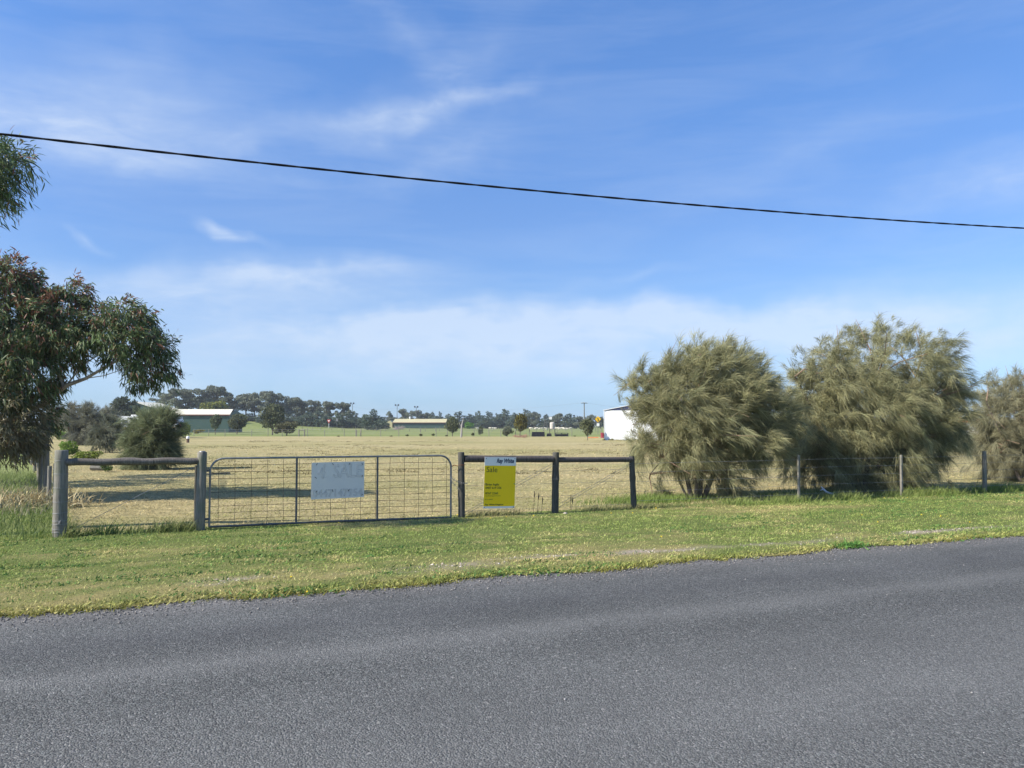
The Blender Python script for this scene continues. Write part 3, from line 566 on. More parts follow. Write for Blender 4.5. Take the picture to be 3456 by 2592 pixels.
# small plants and litter by the fence
fl = MB()
for k in range(9):
    a = 2 * math.pi * k / 9; fl.add([(0, 0, .085), (.006 * math.cos(a - .35), .006 * math.sin(a - .35), .088), (.024 * math.cos(a), .024 * math.sin(a), .094), (.006 * math.cos(a + .35), .006 * math.sin(a + .35), .088)], [(0, 1, 2, 3)])
fl.lathe((0, 0, .0), [(.002, 0), (.002, .08), (.006, .082), (.009, .09), (.005, .094)], 6)
M['petal'] = plain('yellow_petal', (.75, .52, .01), .6)
f0 = fl.build('yellow_flower', M['petal']); tag(f0, 'small yellow daisy in the grass by the road and fence', 'flower', 'yellow daisies dotted through the grass'); first = True
for px, py in [(985, 1958), (1040, 2008), (1545, 1745), (1575, 1752), (1588, 1756), (1610, 1753), (1142, 1771), (1240, 1755), (1708, 1750), (1960, 1728), (2140, 1722), (2132, 1738), (2210, 1712), (2215, 1722), (2296, 1715), (2697, 1800), (3000, 1803), (2640, 1760), (2910, 1745), (3110, 1745), (3175, 1749), (3195, 1748), (2870, 1700), (2985, 1686), (3050, 1690), (3060, 1684), (2230, 1820), (2960, 1768), (3270, 1770), (1655, 1755), (1800, 1748), (2060, 1738)]:
    g = G(px, py); f1 = f0 if first else f0.copy(); first = False
    if f1 is not f0: COL.objects.link(f1)
    k = random.uniform(.6, 1.0); f1.location = (g.x, g.y, .0); f1.scale = (k, k, k * .6); f1.rotation_euler = (random.uniform(.2, .6), random.uniform(-.25, .25), random.uniform(-.4, .4))
dk = MB(); M['seed'] = plain('brown_seed_head', (.07, .05, .04), .9)
wd = thing('dock_weed', 'tall brown seeding weed beside the middle post right of the gate', 'weed', ST(5.55, -.05))
for i, (s_, h) in enumerate(((5.5, .42), (5.58, .38), (5.66, .30), (6.24, .33), (6.27, .28))):
    a = ST(s_, -.05); MB().tube([a, a + Vector((.01, 0, h * .5)), a + Vector((.02 + .02 * i % .03, 0, h))], .003, 4).build('stem', M['wire'], wd)
    MB().lathe((a.x + .02, a.y, h - .10), [(.003, 0), (.009, .03), (.007, .07), (.003, .12)], 6, .3).build('seed_head', M['seed'], wd)
st_ = MB().lathe(tuple(G(1908, 1738)), [(.02, -.02), (.04, .0), (.045, .02), (.03, .042), (.01, .05)], 9, .15).build('stone', plain('pale_stone', (.42, .36, .30), .9, .2, .2, 20)); tag(st_, 'pale round stone beside the middle post of the right fence', 'stone')
a = G(2790, 1682); stk = thing('bleached_branch', 'bleached white forked branch lying in the grass under the large sheoak', 'branch', a)
MB().tube([a + Vector((-.12, 0, .26)), a + Vector((0, 0, .14)), a + Vector((.12, 0, .10)), a + Vector((.30, 0, .02))], [.012, .022, .02, .012], 6).build('main_stick', plain('bleached_wood', (.55, .55, .56), .8), stk)
MB().tube([a + Vector((0, 0, .14)), a + Vector((-.10, -.04, .20)), a + Vector((-.16, -.05, .18))], [.016, .012, .006], 6).build('side_stick', bpy.data.materials['bleached_wood'], stk)

# ------------------------------------------------------------------ sheoaks (drooping needle foliage)
WIND = np.array([.9, .1, .12])
def sheoak_foliage(Y, lobes, nplume, per, nn, ln=(.17, .36), width=.0066, wind=1.0, droop=.5, cols=((.205, .215, .112), (.37, .355, .185), (.64, .55, .28)), drange=1.25, sc=1.0, out=.85, lowz=2.2):
    w = np.array([l[2] * l[3] for l in lobes], float); w /= w.sum(); idx = rng.choice(len(lobes), nplume, p=w); k = Y / F
    cen = np.array([[*W(l[0], l[1], Y + (l[4] if len(l) > 4 else 0))] for l in lobes]); ra = np.array([[l[2] * k, min(max(l[2], l[3]) * k * drange, 2.2), l[3] * k] for l in lobes])
    o = rnd(nplume); r = np.clip(1 - np.abs(rng.normal(0, .19, nplume)), .2, 1); pc = cen[idx] + o * ra[idx] * (r * .92)[:, None]
    out_ = unit(o / ra[idx]); up = np.array([0, 0, 1.]); lowf = np.clip((lowz - pc[:, 2] / sc) / (lowz * .85), 0, 1)[:, None]
    ax = unit(out_ * out + up * (.50 - .85 * lowf) + WIND * wind * .40 + rng.normal(0, .25, (nplume, 3)))
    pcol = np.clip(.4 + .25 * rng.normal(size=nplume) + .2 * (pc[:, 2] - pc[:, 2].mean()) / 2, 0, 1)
    # tufts along each plume
    j = np.repeat(np.arange(nplume), per); m = len(j); v = rng.uniform(-.6, 1.0, m)
    p = pc[j] + ax[j] * (v * .26 * sc)[:, None] + rng.normal(0, .12 * sc, (m, 3)) * (1.15 - .5 * v)[:, None] - np.array([0, 0, 1.]) * (np.maximum(v, 0) ** 2 * .12 * sc)[:, None]; p[:, 2] = np.maximum(p[:, 2], .10)
    a2 = unit(ax[j] + rng.normal(0, .30, (m, 3)))
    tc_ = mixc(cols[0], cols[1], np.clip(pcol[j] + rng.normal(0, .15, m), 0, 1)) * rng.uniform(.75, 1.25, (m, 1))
    tl = rng.uniform(ln[0], ln[1], m); i = np.repeat(np.arange(m), nn); n = len(i)
    P = p[i] + a2[i] * (rng.uniform(-.4, .5, n) * tl[i] * .6)[:, None] + rng.normal(0, .028 * sc, (n, 3))
    D = unit(a2[i] + rng.normal(0, .34, (n, 3))); L = tl[i] * rng.uniform(.6, 1.25, n)
    B = WIND * (wind * .20) + np.stack([rng.normal(0, .10, n), rng.normal(0, .10, n), -droop * rng.uniform(.3, 1.15, n)], 1)
    C = tc_[i] * rng.uniform(.6, 1.4, (n, 1)); tipk = rng.random((n, 1)) ** 1.3
    T = C * (1 - tipk * .8) + np.array(cols[2])[None] * tipk * .8
    return strands(P, D, B, L, np.full(n, width) * rng.uniform(.7, 1.3, n), C * .85, T, 2), p
def sheoak(name, label, base, Y, lobes, nplume, per, nn, stems, mat='bark', group=None, nlimb=90, limb_r=.012, **kw):
    t = thing(name, label, 'tree', base, group=group); (co, tr, cc), p = sheoak_foliage(Y, lobes, nplume, per, nn, **kw)
    tk = MB(); tw = MB()
    for pts, r0, r1 in stems: tk.tube(pts, [r0 + (r1 - r0) * i / (len(pts) - 1) for i in range(len(pts))], 8)
    ends = [q for pts, _, _ in stems for q in pts[len(pts) // 2:]]
    for j in rng.choice(len(p), min(nlimb, len(p)), replace=False):
        q = Vector(p[j]); a = min(ends, key=lambda e: (e - q).length + (2 if e.z > q.z + .2 else 0)); mid = a.lerp(q, .5) + Vector((rng.normal(0, .08), rng.normal(0, .08), .12))
        tw.tube([a, mid, q, q + (q - mid).normalized() * .35], [limb_r * 1.7, limb_r * 1.1, limb_r * .7, limb_r * .3], 5, False)
    tk.build('trunk', M[mat], t); tw.build('twigs', M['twig'], t); fastmesh('crown', co, tr, cc, M['needle'], t); return t
def V(*a): return Vector(a)
b1 = G(2345, 1684); Y1 = b1.y + .1
def up_from(b, *steps):
    pts = [b + V(0, 0, -.1)]
    for d in steps: pts.append(b + V(*d))
    return pts
stems1 = [(up_from(b1 + V(-.05, 0, 0), (-.13, 0, .5), (-.18, .05, 1.0), (-.35, .1, 1.7), (-.65, .1, 2.5)), .055, .02), (up_from(b1 + V(.08, 0, 0), (.05, .05, .5), (.10, 0, 1.1), (.25, 0, 2.0), (.35, .1, 3.0)), .085, .02),
          (up_from(b1 + V(.16, .05, 0), (.25, 0, .5), (.33, .1, 1.0), (.7, .1, 1.7), (1.3, .1, 2.2)), .06, .02), (up_from(b1 + V(.0, -.05, 0), (.02, -.15, .6), (0, -.3, 1.2), (.1, -.5, 2.0)), .05, .02),
          (up_from(b1 + V(-.12, 0, 0), (-.3, 0, .6), (-.6, 0, .85), (-.85, 0, .55)), .03, .008), (up_from(b1 + V(.0, .0, .9), (-.3, 0, 1.2), (-.9, 0, 1.45), (-1.3, 0, 1.75)), .03, .012), (up_from(b1 + V(.2, .0, .8), (.6, 0, 1.1), (1.2, 0, 1.35), (1.7, 0, 1.6)), .03, .012)]
lob1 = [(2400, 1248, 145, 85), (2335, 1335, 165, 120), (2470, 1315, 140, 125), (2222, 1335, 64, 80), (2550, 1405, 105, 90), (2400, 1440, 170, 110), (2275, 1450, 75, 45), (2205, 1505, 70, 40), (2330, 1525, 110, 50), (2520, 1490, 115, 60), (2610, 1400, 45, 55), (2450, 1590, 65, 60), (2225, 1620, 22, 40), (2270, 1525, 60, 40), (2160, 1320, 35, 80), (2300, 1235, 60, 45)]
sheoak('sheoak_tree', 'wind blown sheoak with several dark trunks nearest the right hand rail fence', b1, Y1, lob1, 380, 8, 40, stems1)
b2 = G(2890, 1664); Y2 = b2.y + .5
stems2 = [(up_from(b2 + V(.1 * i, .1 * (i % 2), 0), (dx * .3, .1, .5), (dx * .6, .1, 1.1), (dx, .2, 1.9), (dx * 1.5, .2, 2.8)), .075, .02) for i, dx in enumerate((-.9, -.3, .3, .9, 1.3))]
lob2 = [(2990, 1215, 215, 110), (2840, 1270, 150, 120), (3095, 1268, 125, 125), (2740, 1340, 85, 115), (2695, 1420, 50, 75), (2680, 1490, 45, 60), (3145, 1370, 85, 110), (2930, 1370, 190, 130), (2790, 1450, 130, 120), (3060, 1450, 150, 130), (2740, 1540, 95, 75), (2920, 1520, 160, 110), (3085, 1540, 80, 70), (2990, 1600, 140, 70), (2850, 1610, 110, 45), (2725, 1450, 45, 85), (3195, 1300, 38, 65), (3190, 1420, 40, 65)]
sheoak('sheoak_tree', 'largest sheoak with dense drooping crown reaching down to the wire fence', b2, Y2, lob2, 600, 8, 40, stems2, droop=.85, lowz=3.3, wind=.8)
# a low branch hanging out to the right of it
b3 = G(3450, 1626); Y3 = b3.y + .5
stems3 = [(up_from(b3 + V(.1 * i, 0, 0), (dx * .3, .1, .5), (dx * .6, .1, 1.0), (dx, .2, 1.7), (dx * 1.4, .2, 2.3)), .06, .02) for i, dx in enumerate((-.6, 0, .7))]
lob3 = [(3400, 1585, 80, 45), (3335, 1520, 45, 60), (3450, 1330, 110, 70), (3370, 1400, 75, 90), (3400, 1430, 95, 100), (3520, 1400, 140, 120), (3370, 1500, 65, 70), (3450, 1510, 120, 100), (3600, 1480, 120, 140), (3440, 1590, 100, 55), (3560, 1590, 120, 60)]
sheoak('sheoak_tree', 'grey green sheoak cut off by the right edge of the photo', b3, Y3, lob3, 400, 8, 38, stems3, wind=.5, droop=.65, cols=((.22, .215, .13), (.37, .345, .20), (.56, .49, .29)))
b4 = G(508, 1584); Y4 = b4.y
stems4 = [(up_from(b4 + V(.05 * i, 0, 0), (dx * .4, 0, .4), (dx, .1, 1.0), (dx * 1.5, .1, 1.6)), .04, .012) for i, dx in enumerate((-.5, -.1, .3, .6))]
lob4 = [(525, 1440, 52, 36), (495, 1432, 30, 26), (548, 1428, 30, 28), (480, 1495, 36, 42), (540, 1500, 38, 45), (505, 1540, 52, 38), (458, 1540, 22, 28), (552, 1545, 22, 28)]
sheoak('sheoak_bush', 'round blue green needle bush behind the left rail', b4, Y4, lob4, 130, 8, 36, stems4, ln=(.25, .5), wind=.2, droop=.2, width=.011, cols=((.12, .155, .08), (.22, .25, .13), (.38, .38, .20)), nlimb=16, out=.95)
b5 = G(293, 1502); Y5 = b5.y
stems5 = [(up_from(b5 + V(.2 * i, 0, 0), (dx * .3, 0, .7), (dx, .1, 1.5), (dx * 1.6, .1, 2.3)), .11, .03) for i, dx in enumerate((-.8, .0, .8))]
lob5 = [(300, 1415, 62, 38), (265, 1445, 45, 45), (335, 1445, 50, 45), (300, 1465, 60, 30), (370, 1450, 28, 45)]
sheoak('sheoak_tree', 'grey rounded sheoak in the paddock beside the caravan', b5, Y5, lob5, 80, 8, 30, stems5, ln=(.35, .7), wind=.1, droop=.4, width=.026, cols=((.12, .125, .09), (.21, .21, .145), (.29, .28, .19)), nlimb=16, drange=1.0, sc=2.0)
b6 = G(215, 1482); Y6 = b6.y
stems6 = [(up_from(b6, (0, 0, .8), (.2, 0, 1.8), (.3, 0, 2.6)), .12, .04)]
sheoak('sheoak_tree', 'olive sheoak half hidden behind the grey one on the left', b6, Y6, [(225, 1400, 55, 36), (200, 1430, 40, 40), (250, 1430, 40, 45)], 60, 8, 28, stems6, ln=(.4, .8), wind=.1, droop=.4, width=.032, cols=((.14, .125, .075), (.21, .19, .11), (.28, .25, .15)), nlimb=10, drange=1.0, sc=2.2)
b7 = G(350, 1528)
sheoak('sheoak_sapling', 'thin stemmed sheoak sapling between the grey tree and the round needle bush', b7, b7.y, [(350, 1445, 32, 34), (372, 1465, 22, 28), (340, 1475, 20, 20)], 26, 8, 30, [(up_from(b7 + V(dx, 0, 0), (.02, 0, .6), (dx, 0, 1.3)), .022, .012) for dx in (-.25, .1, .35, .5)], ln=(.3, .55), wind=.1, droop=.4, width=.02, cols=((.12, .13, .09), (.19, .20, .13), (.27, .27, .17)), nlimb=8, drange=1.0, sc=1.4)

# ------------------------------------------------------------------ gum trees on the left
def gum_foliage(Y, lobes, ncl, nl, L=(.08, .15), wd=.024):
    w = np.array([l[2] * l[3] for l in lobes], float); w /= w.sum(); idx = rng.choice(len(lobes), ncl, p=w); k = Y / F
    cen = np.array([[*W(l[0], l[1], Y + (l[4] if len(l) > 4 else 0))] for l in lobes]); ra = np.array([[l[2] * k, max(l[2], l[3]) * k * 1.25, l[3] * k] for l in lobes]); red = np.array([l[5] if len(l) > 5 else 0 for l in lobes])
    o = rnd(ncl); r = np.clip(1 - np.abs(rng.normal(0, .28, ncl)), .2, 1); p = cen[idx] + o * ra[idx] * r[:, None]; ot = unit(o)
    i = np.repeat(np.arange(ncl), nl); n = len(i); top = np.clip(o[:, 2] * r, 0, 1)
    P = p[i] + rng.normal(0, .06, (n, 3)) + ot[i] * rng.uniform(-.05, .12, (n, 1))
    D = unit(ot[i] * .55 + np.array([.15, 0, -.75]) + rng.normal(0, .45, (n, 3)) + np.array([0, 0, 1.0]) * (top[i] * 1.0)[:, None])
    B = np.stack([rng.normal(.05, .15, n), rng.normal(0, .15, n), -rng.uniform(.05, .4, n)], 1)
    g = mixc((.05, .085, .03), (.13, .175, .065), rng.random(n)) * rng.uniform(.7, 1.3, (ncl, 1))[i]; pr = np.clip(.06 + red[idx] * (.16 + .75 * top), 0, 1)
    isr = rng.random(n) < pr[i] * rng.uniform(.2, 1.6, ncl)[i]; g[isr] = mixc((.15, .06, .038), (.27, .13, .085), rng.random(isr.sum()))
    old = rng.random(n) < .06; g[old] = np.array([.20, .15, .06]); bright = rng.random(n) < .12; g[bright] = mixc((.13, .16, .08), (.22, .25, .14), rng.random(bright.sum()))
    return strands(P, D, B, rng.uniform(L[0], L[1], n), np.full(n, wd) * rng.uniform(.7, 1.3, n), g, g * 1.1, 3, True), p
YG = 17.8
gb_ = V(-12.4, YG + .3, -.05)
gt = thing('gum_tree', 'spreading gum tree with reddish leaf tips and one pale sloping limb', 'tree', gb_)
lobg = [(-260, 1180, 200, 170, 3.4, .3), (-220, 1000, 170, 150, 6.0, .3), (60, 930, 70, 60, 0, 1.0), (20, 1010, 130, 110, 0, .9), (-90, 1050, 180, 190, .2, .6), (80, 1110, 150, 120, -.2, .55), (235, 995, 65, 55, .2, 1.0), (215, 1070, 95, 80, .1, .8), (200, 1150, 110, 80, -.2, .25), (330, 1110, 80, 75, .1, .3), (425, 1062, 88, 55, 0, .5), (490, 1110, 42, 55, 0, .5), (400, 1150, 100, 60, -.2, .1), (480, 1170, 80, 65, -.2, .15), (545, 1178, 50, 46, .1, .15),
        (515, 1250, 70, 52, 0, .05), (420, 1215, 70, 32, .2, .05), (90, 1230, 130, 100, -.3, .35), (60, 1320, 110, 70, -.2, .2), (240, 1205, 60, 38, 0, .1), (-150, 1250, 180, 160, 0, .3), (565, 1265, 30, 32, 0, 0), (455, 1300, 60, 14, .5, 0), (140, 1420, 45, 75, .6, 0), (100, 1490, 42, 50, .5, 0), (215, 1290, 16, 22, .2, 0)]
(co1, tr1, cc1), pg = gum_foliage(YG, lobg, 2300, 30, (.09, .17), .025)
lobh = [(30, 1400, 85, 110, -.6), (70, 1480, 60, 70, -.6), (0, 1500, 90, 60, -.6), (-80, 1430, 90, 140, -.4)]
(co2, tr2, cc2), _ = gum_foliage(YG, lobh, 330, 26); cc2 = cc2 * .35 + np.array([.18, .14, .085])[None] * rng.uniform(.5, 1.1, (len(cc2) // 7, 1)).repeat(7, 0)
tk = MB(); G_ = lambda px, py, dy=0: W(px, py, YG + dy)
tk.tube([gb_ + V(0, 0, -.2), gb_ + V(.05, 0, .8), gb_ + V(.25, 0, 1.6), gb_ + V(.3, 0, 2.6), gb_ + V(.8, 0, 3.6)], [.17, .15, .13, .10, .05], 10)
limbs = [([gb_ + V(.2, 0, 1.45), G_(30, 1440), G_(75, 1400), G_(130, 1372), G_(185, 1332), G_(225, 1300), G_(290, 1277), G_(345, 1245), G_(400, 1215), G_(440, 1180)], [.085, .06, .055, .052, .045, .05, .036, .03, .022, .012]),
         ([G_(215, 1305), G_(200, 1265), G_(185, 1220), G_(190, 1160), G_(210, 1090)], [.03, .026, .02, .016, .008]), ([gb_ + V(.28, 0, 2.3), G_(0, 1250), G_(80, 1150), G_(180, 1080)], [.07, .05, .03, .01]),
         ([G_(225, 1300), G_(280, 1230), G_(330, 1200), G_(380, 1150)], [.02, .016, .012, .006]), ([G_(75, 1400), G_(110, 1340), G_(150, 1330), G_(200, 1320)], [.018, .014, .01, .006]), ([G_(290, 1277), G_(350, 1268), G_(420, 1245), G_(500, 1232)], [.012, .009, .006, .003]),
         ([gb_ + V(.35, 0, 2.8), G_(-20, 1080), G_(30, 960)], [.06, .03, .01])]
for pts, rr in limbs: tk.tube(pts, rr, 7)
for j in rng.choice(len(pg), 170, replace=False):
    q = Vector(pg[j]); a = min((x for pts, _ in limbs for x in pts[1:]), key=lambda e: (e - q).length); tk.tube([a, a.lerp(q, .5) + V(rng.normal(0, .05), rng.normal(0, .05), rng.normal(.03, .05)), q], [.009, .006, .003], 4, False)
tk.build('trunk', M['bark_pale'], gt); fastmesh('crown', co1, tr1, cc1, M['leaf'], gt)
o = fastmesh('hanging_foliage', co2, tr2, cc2, M['leaf'], gt); o['label'] = 'browned hanging leaves at the lower left'
YH = 11.2
hb = V(-10.2, YH + .6, -.05); ht = thing('gum_tree', 'gum tree outside the frame with one leafy branch hanging in at upper left', 'tree', hb)
(co, tr, cc), ph_ = gum_foliage(YH, [(25, 545, 75, 70), (52, 555, 42, 50), (10, 605, 55, 55), (58, 605, 30, 34), (-60, 560, 110, 120), (10, 680, 25, 45), (-130, 640, 120, 140), (-20, 470, 50, 35)], 300, 14, (.08, .15), .017)
tk = MB(); H_ = lambda px, py: W(px, py, YH)
tk.tube([hb + V(0, 0, -.2), hb + V(.1, 0, 2), hb + V(.3, 0, 4), hb + V(.9, -.2, 5.2)], [.2, .17, .13, .06], 10); tk.tube([hb + V(.3, 0, 4), H_(-200, 620), H_(-60, 590), H_(30, 560), H_(70, 545)], [.07, .045, .025, .012, .004], 6)
for j in rng.choice(len(ph_), 50, replace=False):
    q = Vector(ph_[j]); a = min([H_(-200, 620), H_(-60, 590), H_(0, 575), H_(30, 560), H_(70, 545)], key=lambda e: (e - q).length); tk.tube([a, a.lerp(q, .5) + V(0, 0, .04), q], [.007, .005, .002], 4, False)
tk.build('trunk', M['bark_pale'], ht); fastmesh('crown', co, tr, (cc * 1.15), M['leaf'], ht)

wsp = W(2041, 1435, 88)
# ------------------------------------------------------------------ far trees and shrubs: prototypes one metre high and wide, scaled copies
def puff(lobes, n, size, cols, flat=0.0, shell=.22):
    w = np.array([l[3] * l[4] for l in lobes]); w /= w.sum(); i = rng.choice(len(lobes), n, p=w); c = np.array([l[:3] for l in lobes]); ra = np.array([[l[3], l[3], l[4]] for l in lobes])
    o = rnd(n); r = np.clip(1 - np.abs(rng.normal(0, shell, n)), .2, 1.05); P = c[i] + o * ra[i] * r[:, None]
    a = rnd(n); a[:, 2] *= (1 - flat); a = unit(a); b = unit(np.cross(a, unit(o * .6 + rnd(n)))); s1 = size * rng.uniform(.6, 1.5, (n, 1)); s2 = s1 * rng.uniform(.35, .8, (n, 1))
    co = np.stack([P - a * s1, P + b * s2, P + a * s1, P - b * s2], 1).reshape(-1, 3); f = np.array([(0, 1, 2), (0, 2, 3)]); tri = (np.arange(n)[:, None, None] * 4 + f[None]).reshape(-1, 3)
    lc = rng.uniform(.8, 1.2, (len(lobes), 1)); C = mixc(cols[0], cols[1], rng.random(n)) * lc[i]
    return co, tri, C.repeat(4, 0)
def proto(name, label, cat, lobes, n, size, cols, trunk, mat='bark', group=None, flat=0.0, shell=.22, crown='crown'):
    t = thing(name, label, cat, (0, 0, 0), group=group, local=True)
    if trunk:
        mb = MB()
        for pts, r0, r1 in trunk: mb.tube(pts, [r0 + (r1 - r0) * i / (len(pts) - 1) for i in range(len(pts))], 6)
        mb.build('trunk' if cat == 'tree' else 'stem', M[mat], t)
    fastmesh(crown if cat == 'tree' else 'foliage', *puff(lobes, n, size, cols, flat, shell), M['far_leaf'], t); return t
PROTO_USED = set()
def place(p, px, base_py, Y, top_py, wpx, label=None, group=None, rot=None):
    x = W(px, 1435, Y).x; z = gz(x, Y) if Y > 126 else -.02; top = W(px, top_py, Y).z; h = max(.2, top - z); w = wpx * Y / F
    rz = random.random() * 6.28 if rot is None else rot
    if p.name in PROTO_USED: return copy_tree(p, (x, Y, z), rz, (w, w, h), label, group=group)
    PROTO_USED.add(p.name); p.location = (x, Y, z); p.rotation_euler = (0, 0, rz); p.scale = (w, w, h)
    if label: p['label'] = label
    if group: p['group'] = group
    return p
GG = ((.11, .13, .09), (.22, .235, .16)); CY = ((.06, .09, .062), (.125, .155, .10))
def gum_lobes(k, lo=.45): 
    L = []
    for i in range(k):
        a = random.random() * 6.28; r = random.uniform(.05, .36); z = random.uniform(lo, .90); L.append((r * math.cos(a), r * math.sin(a), z, random.uniform(.11, .22), random.uniform(.05, .12)))
    return L + [(random.uniform(-.1, .1), 0, .88, .16, .12)]
ORD = 'first second third fourth fifth sixth seventh eighth ninth tenth eleventh twelfth thirteenth fourteenth fifteenth sixteenth seventeenth eighteenth nineteenth'.split()
g_lab = 'tall grey green gum tree in the long row on the far rise'; g_grp = 'gum trees in the row on the rise'
gums = [proto('gum_tree', g_lab, 'tree', gum_lobes(20, lo), 3200, .030, GG, [([(0, 0, -.02), (.01, 0, .3), (.03, .02, .6), (.02, 0, .85)], .03, .008), ([(.01, 0, .3), (-.12, .03, .55), (-.18, 0, .75)], .016, .005), ([(.02, 0, .4), (.13, .03, .6), (.17, 0, .75)], .014, .005)], 'bark', g_grp) for lo in (.30, .42, .25, .36)]
i = 0
for px, ty, w in [(548, 1325, 55), (590, 1311, 60), (627, 1312, 52), (669, 1310, 60), (710, 1299, 56), (745, 1304, 45), (781, 1333, 52), (830, 1327, 56), (859, 1324, 46), (891, 1320, 50), (916, 1319, 48), (950, 1333, 40), (972, 1343, 42), (999, 1340, 40), (1017, 1349, 34), (1050, 1349, 48), (1100, 1353, 46), (1155, 1357, 36), (1183, 1383, 22)]:
    place(gums[i % 4], px, 1440, random.uniform(262, 285), ty, w * 1.7, '%s gum from the left in the tall row on the far rise' % ORD[i]); i += 1
c_lab = 'dark spreading cypress in the far windbreak below the gums'
cyl = [(0, 0, .80, .16, .14), (.1, .1, .62, .28, .12), (-.15, -.05, .58, .26, .12), (.05, -.1, .42, .38, .14), (-.2, .1, .36, .3, .14), (.22, .05, .33, .28, .14), (0, 0, .2, .42, .16), (.25, -.2, .15, .25, .14), (-.25, .2, .14, .25, .13), (0, 0, .93, .07, .06)]
cyp = [proto('cypress_tree', c_lab, 'tree', [(x + random.uniform(-.08, .08), y + random.uniform(-.08, .08), z, a, b) for x, y, z, a, b in cyl], 2400, .034, CY, [([(0, 0, -.02), (0, 0, .4), (.02, 0, .8)], .05, .015)], 'bark', 'cypress trees in the far windbreak', .55) for _ in range(3)]
i = 0
for px, ty, w in [(1000, 1392, 60), (1035, 1388, 70), (1073, 1386, 80), (1110, 1392, 60), (1144, 1394, 64), (1170, 1392, 60), (1200, 1394, 68), (1228, 1397, 60), (960, 1398, 60), (925, 1400, 60), (890, 1396, 64), (850, 1393, 66), (815, 1395, 60), (775, 1380, 60), (1290, 1407, 44)]:
    place(cyp[i % 3], px, 1440, random.uniform(240, 255), ty, w * 1.25); i += 1
place(cyp[0], 1260, 1442, 225, 1379, 88, 'broad dark cypress standing at the right end of the windbreak', 'x'); COL.objects[-1] 
for o in COL.objects:
    if o.get('group') == 'x': del o['group']
cypx = sorted((o for o in COL.objects if o.name.startswith('cypress_tree') and o.get('group') and not o.parent), key=lambda o: o.location.x / o.location.y)
for q_, o in enumerate(cypx): o['label'] = '%s dark cypress from the left in the windbreak below the far gums' % ORD[q_]
r_grp = 'trees of the far tree line'; line = []
for px, ty, w, kind in [(1315, 1387, 24, 0), (1361, 1379, 48, 0), (1385, 1386, 36, 0), (1412, 1384, 50, 0), (1440, 1392, 44, 0), (1462, 1389, 42, 1), (1484, 1388, 30, 1), (1512, 1395, 50, 1), (1549, 1387, 66, 1), (1585, 1395, 50, 1), (1617, 1385, 50, 1), (1648, 1387, 56, 1), (1678, 1394, 46, 1), (1702, 1379, 64, 1), (1740, 1392, 60, 1), (1773, 1379, 62, 1), (1803, 1389, 50, 0), (1841, 1397, 46, 1), (1868, 1402, 40, 0), (1890, 1394, 46, 0), (1925, 1394, 62, 1), (1956, 1405, 50, 0), (1993, 1399, 36, 0), (2027, 1407, 44, 0), (2060, 1408, 50, 1), (1330, 1408, 60, 0), (1640, 1408, 70, 1), (1870, 1412, 60, 0), (3215, 1398, 60, 1), (3255, 1420, 50, 0), (3300, 1410, 60, 1)]:
    line.append((px, place((gums[2], gums[0])[len(line) % 2] if kind == 0 else cyp[len(line) % 3], px, 1449, random.uniform(330, 360), ty, w * 1.3, None, r_grp)))
marks = {1340: 'the left floodlight pole over the cream shed', 1415: 'the cream shed middle', 1527: 'the rounded dark olive tree', 1584: 'the bright green round bush', 1623: 'the slender sapling', 1755: 'the yellow topped tree', 1864: 'the raised water tank', 1972: 'the wooden power pole', 2041: 'the white shed corner', 3240: 'the orange roofed house'}
by = {}
for px, o in line:
    k_ = min(marks, key=lambda q: abs(q - px)); side = 'behind' if abs(px - k_) < 12 else 'left of' if px < k_ else 'right of'; by.setdefault((k_, side), []).append((abs(px - k_), o))
for (k_, side), l in by.items():
    for q_, (_, o) in enumerate(sorted(l, key=lambda a: a[0])): o['label'] = '%sfar line tree %s %s' % (('nearest ', 'next ', 'third ', 'fourth ')[q_] if len(l) > 1 else 'dark ', side, marks[k_])
# the wood beyond it, one low mass on the horizon
wl_ = []
for px in range(-700, 4400, 16):
    Y = random.uniform(430, 520); x = W(px, 1435, Y).x; hgt = random.uniform(4, 7.5); wl_.append((x, Y, hgt * .45, random.uniform(3, 5), hgt * .55))
co_, tr_, cc_ = puff(wl_, 15000, .8, ((.045, .06, .05), (.085, .10, .078)), 0, .3); co_[:, 2] = np.maximum(co_[:, 2], .1)
tag(fastmesh('distant_wood', co_, tr_, cc_, M['far_leaf']), 'low distant wood along the horizon behind the tree line', 'wood', kind='stuff')
# single trees and shrubs nearer by
bl = lambda k, lo=.25, r=.3: [(random.uniform(-r, r), random.uniform(-r, r), random.uniform(lo, .75), random.uniform(.2, .3), random.uniform(.14, .24)) for _ in range(k)] + [(0, 0, .55, .38, .36)]
TS = [([(0, 0, -.03), (0, 0, .3), (.03, 0, .6)], .03, .012), ([(0, 0, .1), (.12, 0, .35), (.2, 0, .6)], .02, .008), ([(0, 0, .1), (-.12, .05, .35), (-.2, 0, .55)], .02, .008)]
def single(name, label, cat, px, by, Y, ty, w, cols, n=1500, size=.045, lo=.25, trunk=TS, flat=0.0, lobes=None):
    p = proto(name, label, cat, lobes or bl(7, lo), n, size, cols, trunk, flat=flat); return place(p, px, by, Y, ty, w)
OL = ((.07, .085, .04), (.145, .15, .07)); LM = ((.13, .18, .025), (.24, .28, .05)); BR_ = ((.09, .20, .03), (.13, .25, .05)); YW = ((.16, .14, .025), (.26, .22, .04)); GY = ((.085, .095, .06), (.14, .15, .10))
single('paddock_tree', 'rounded dark olive tree at the far paddock edge right of the long cream shed', 'tree', 1527, 1473, 119, 1399, 52, OL, lo=.35)
single('wattle_tree', 'tree with yellow topped crown at the far edge of the paddock', 'tree', 1755, 1475, 118, 1387, 58, ((.07, .075, .025), (.17, .14, .025)), lo=.3)
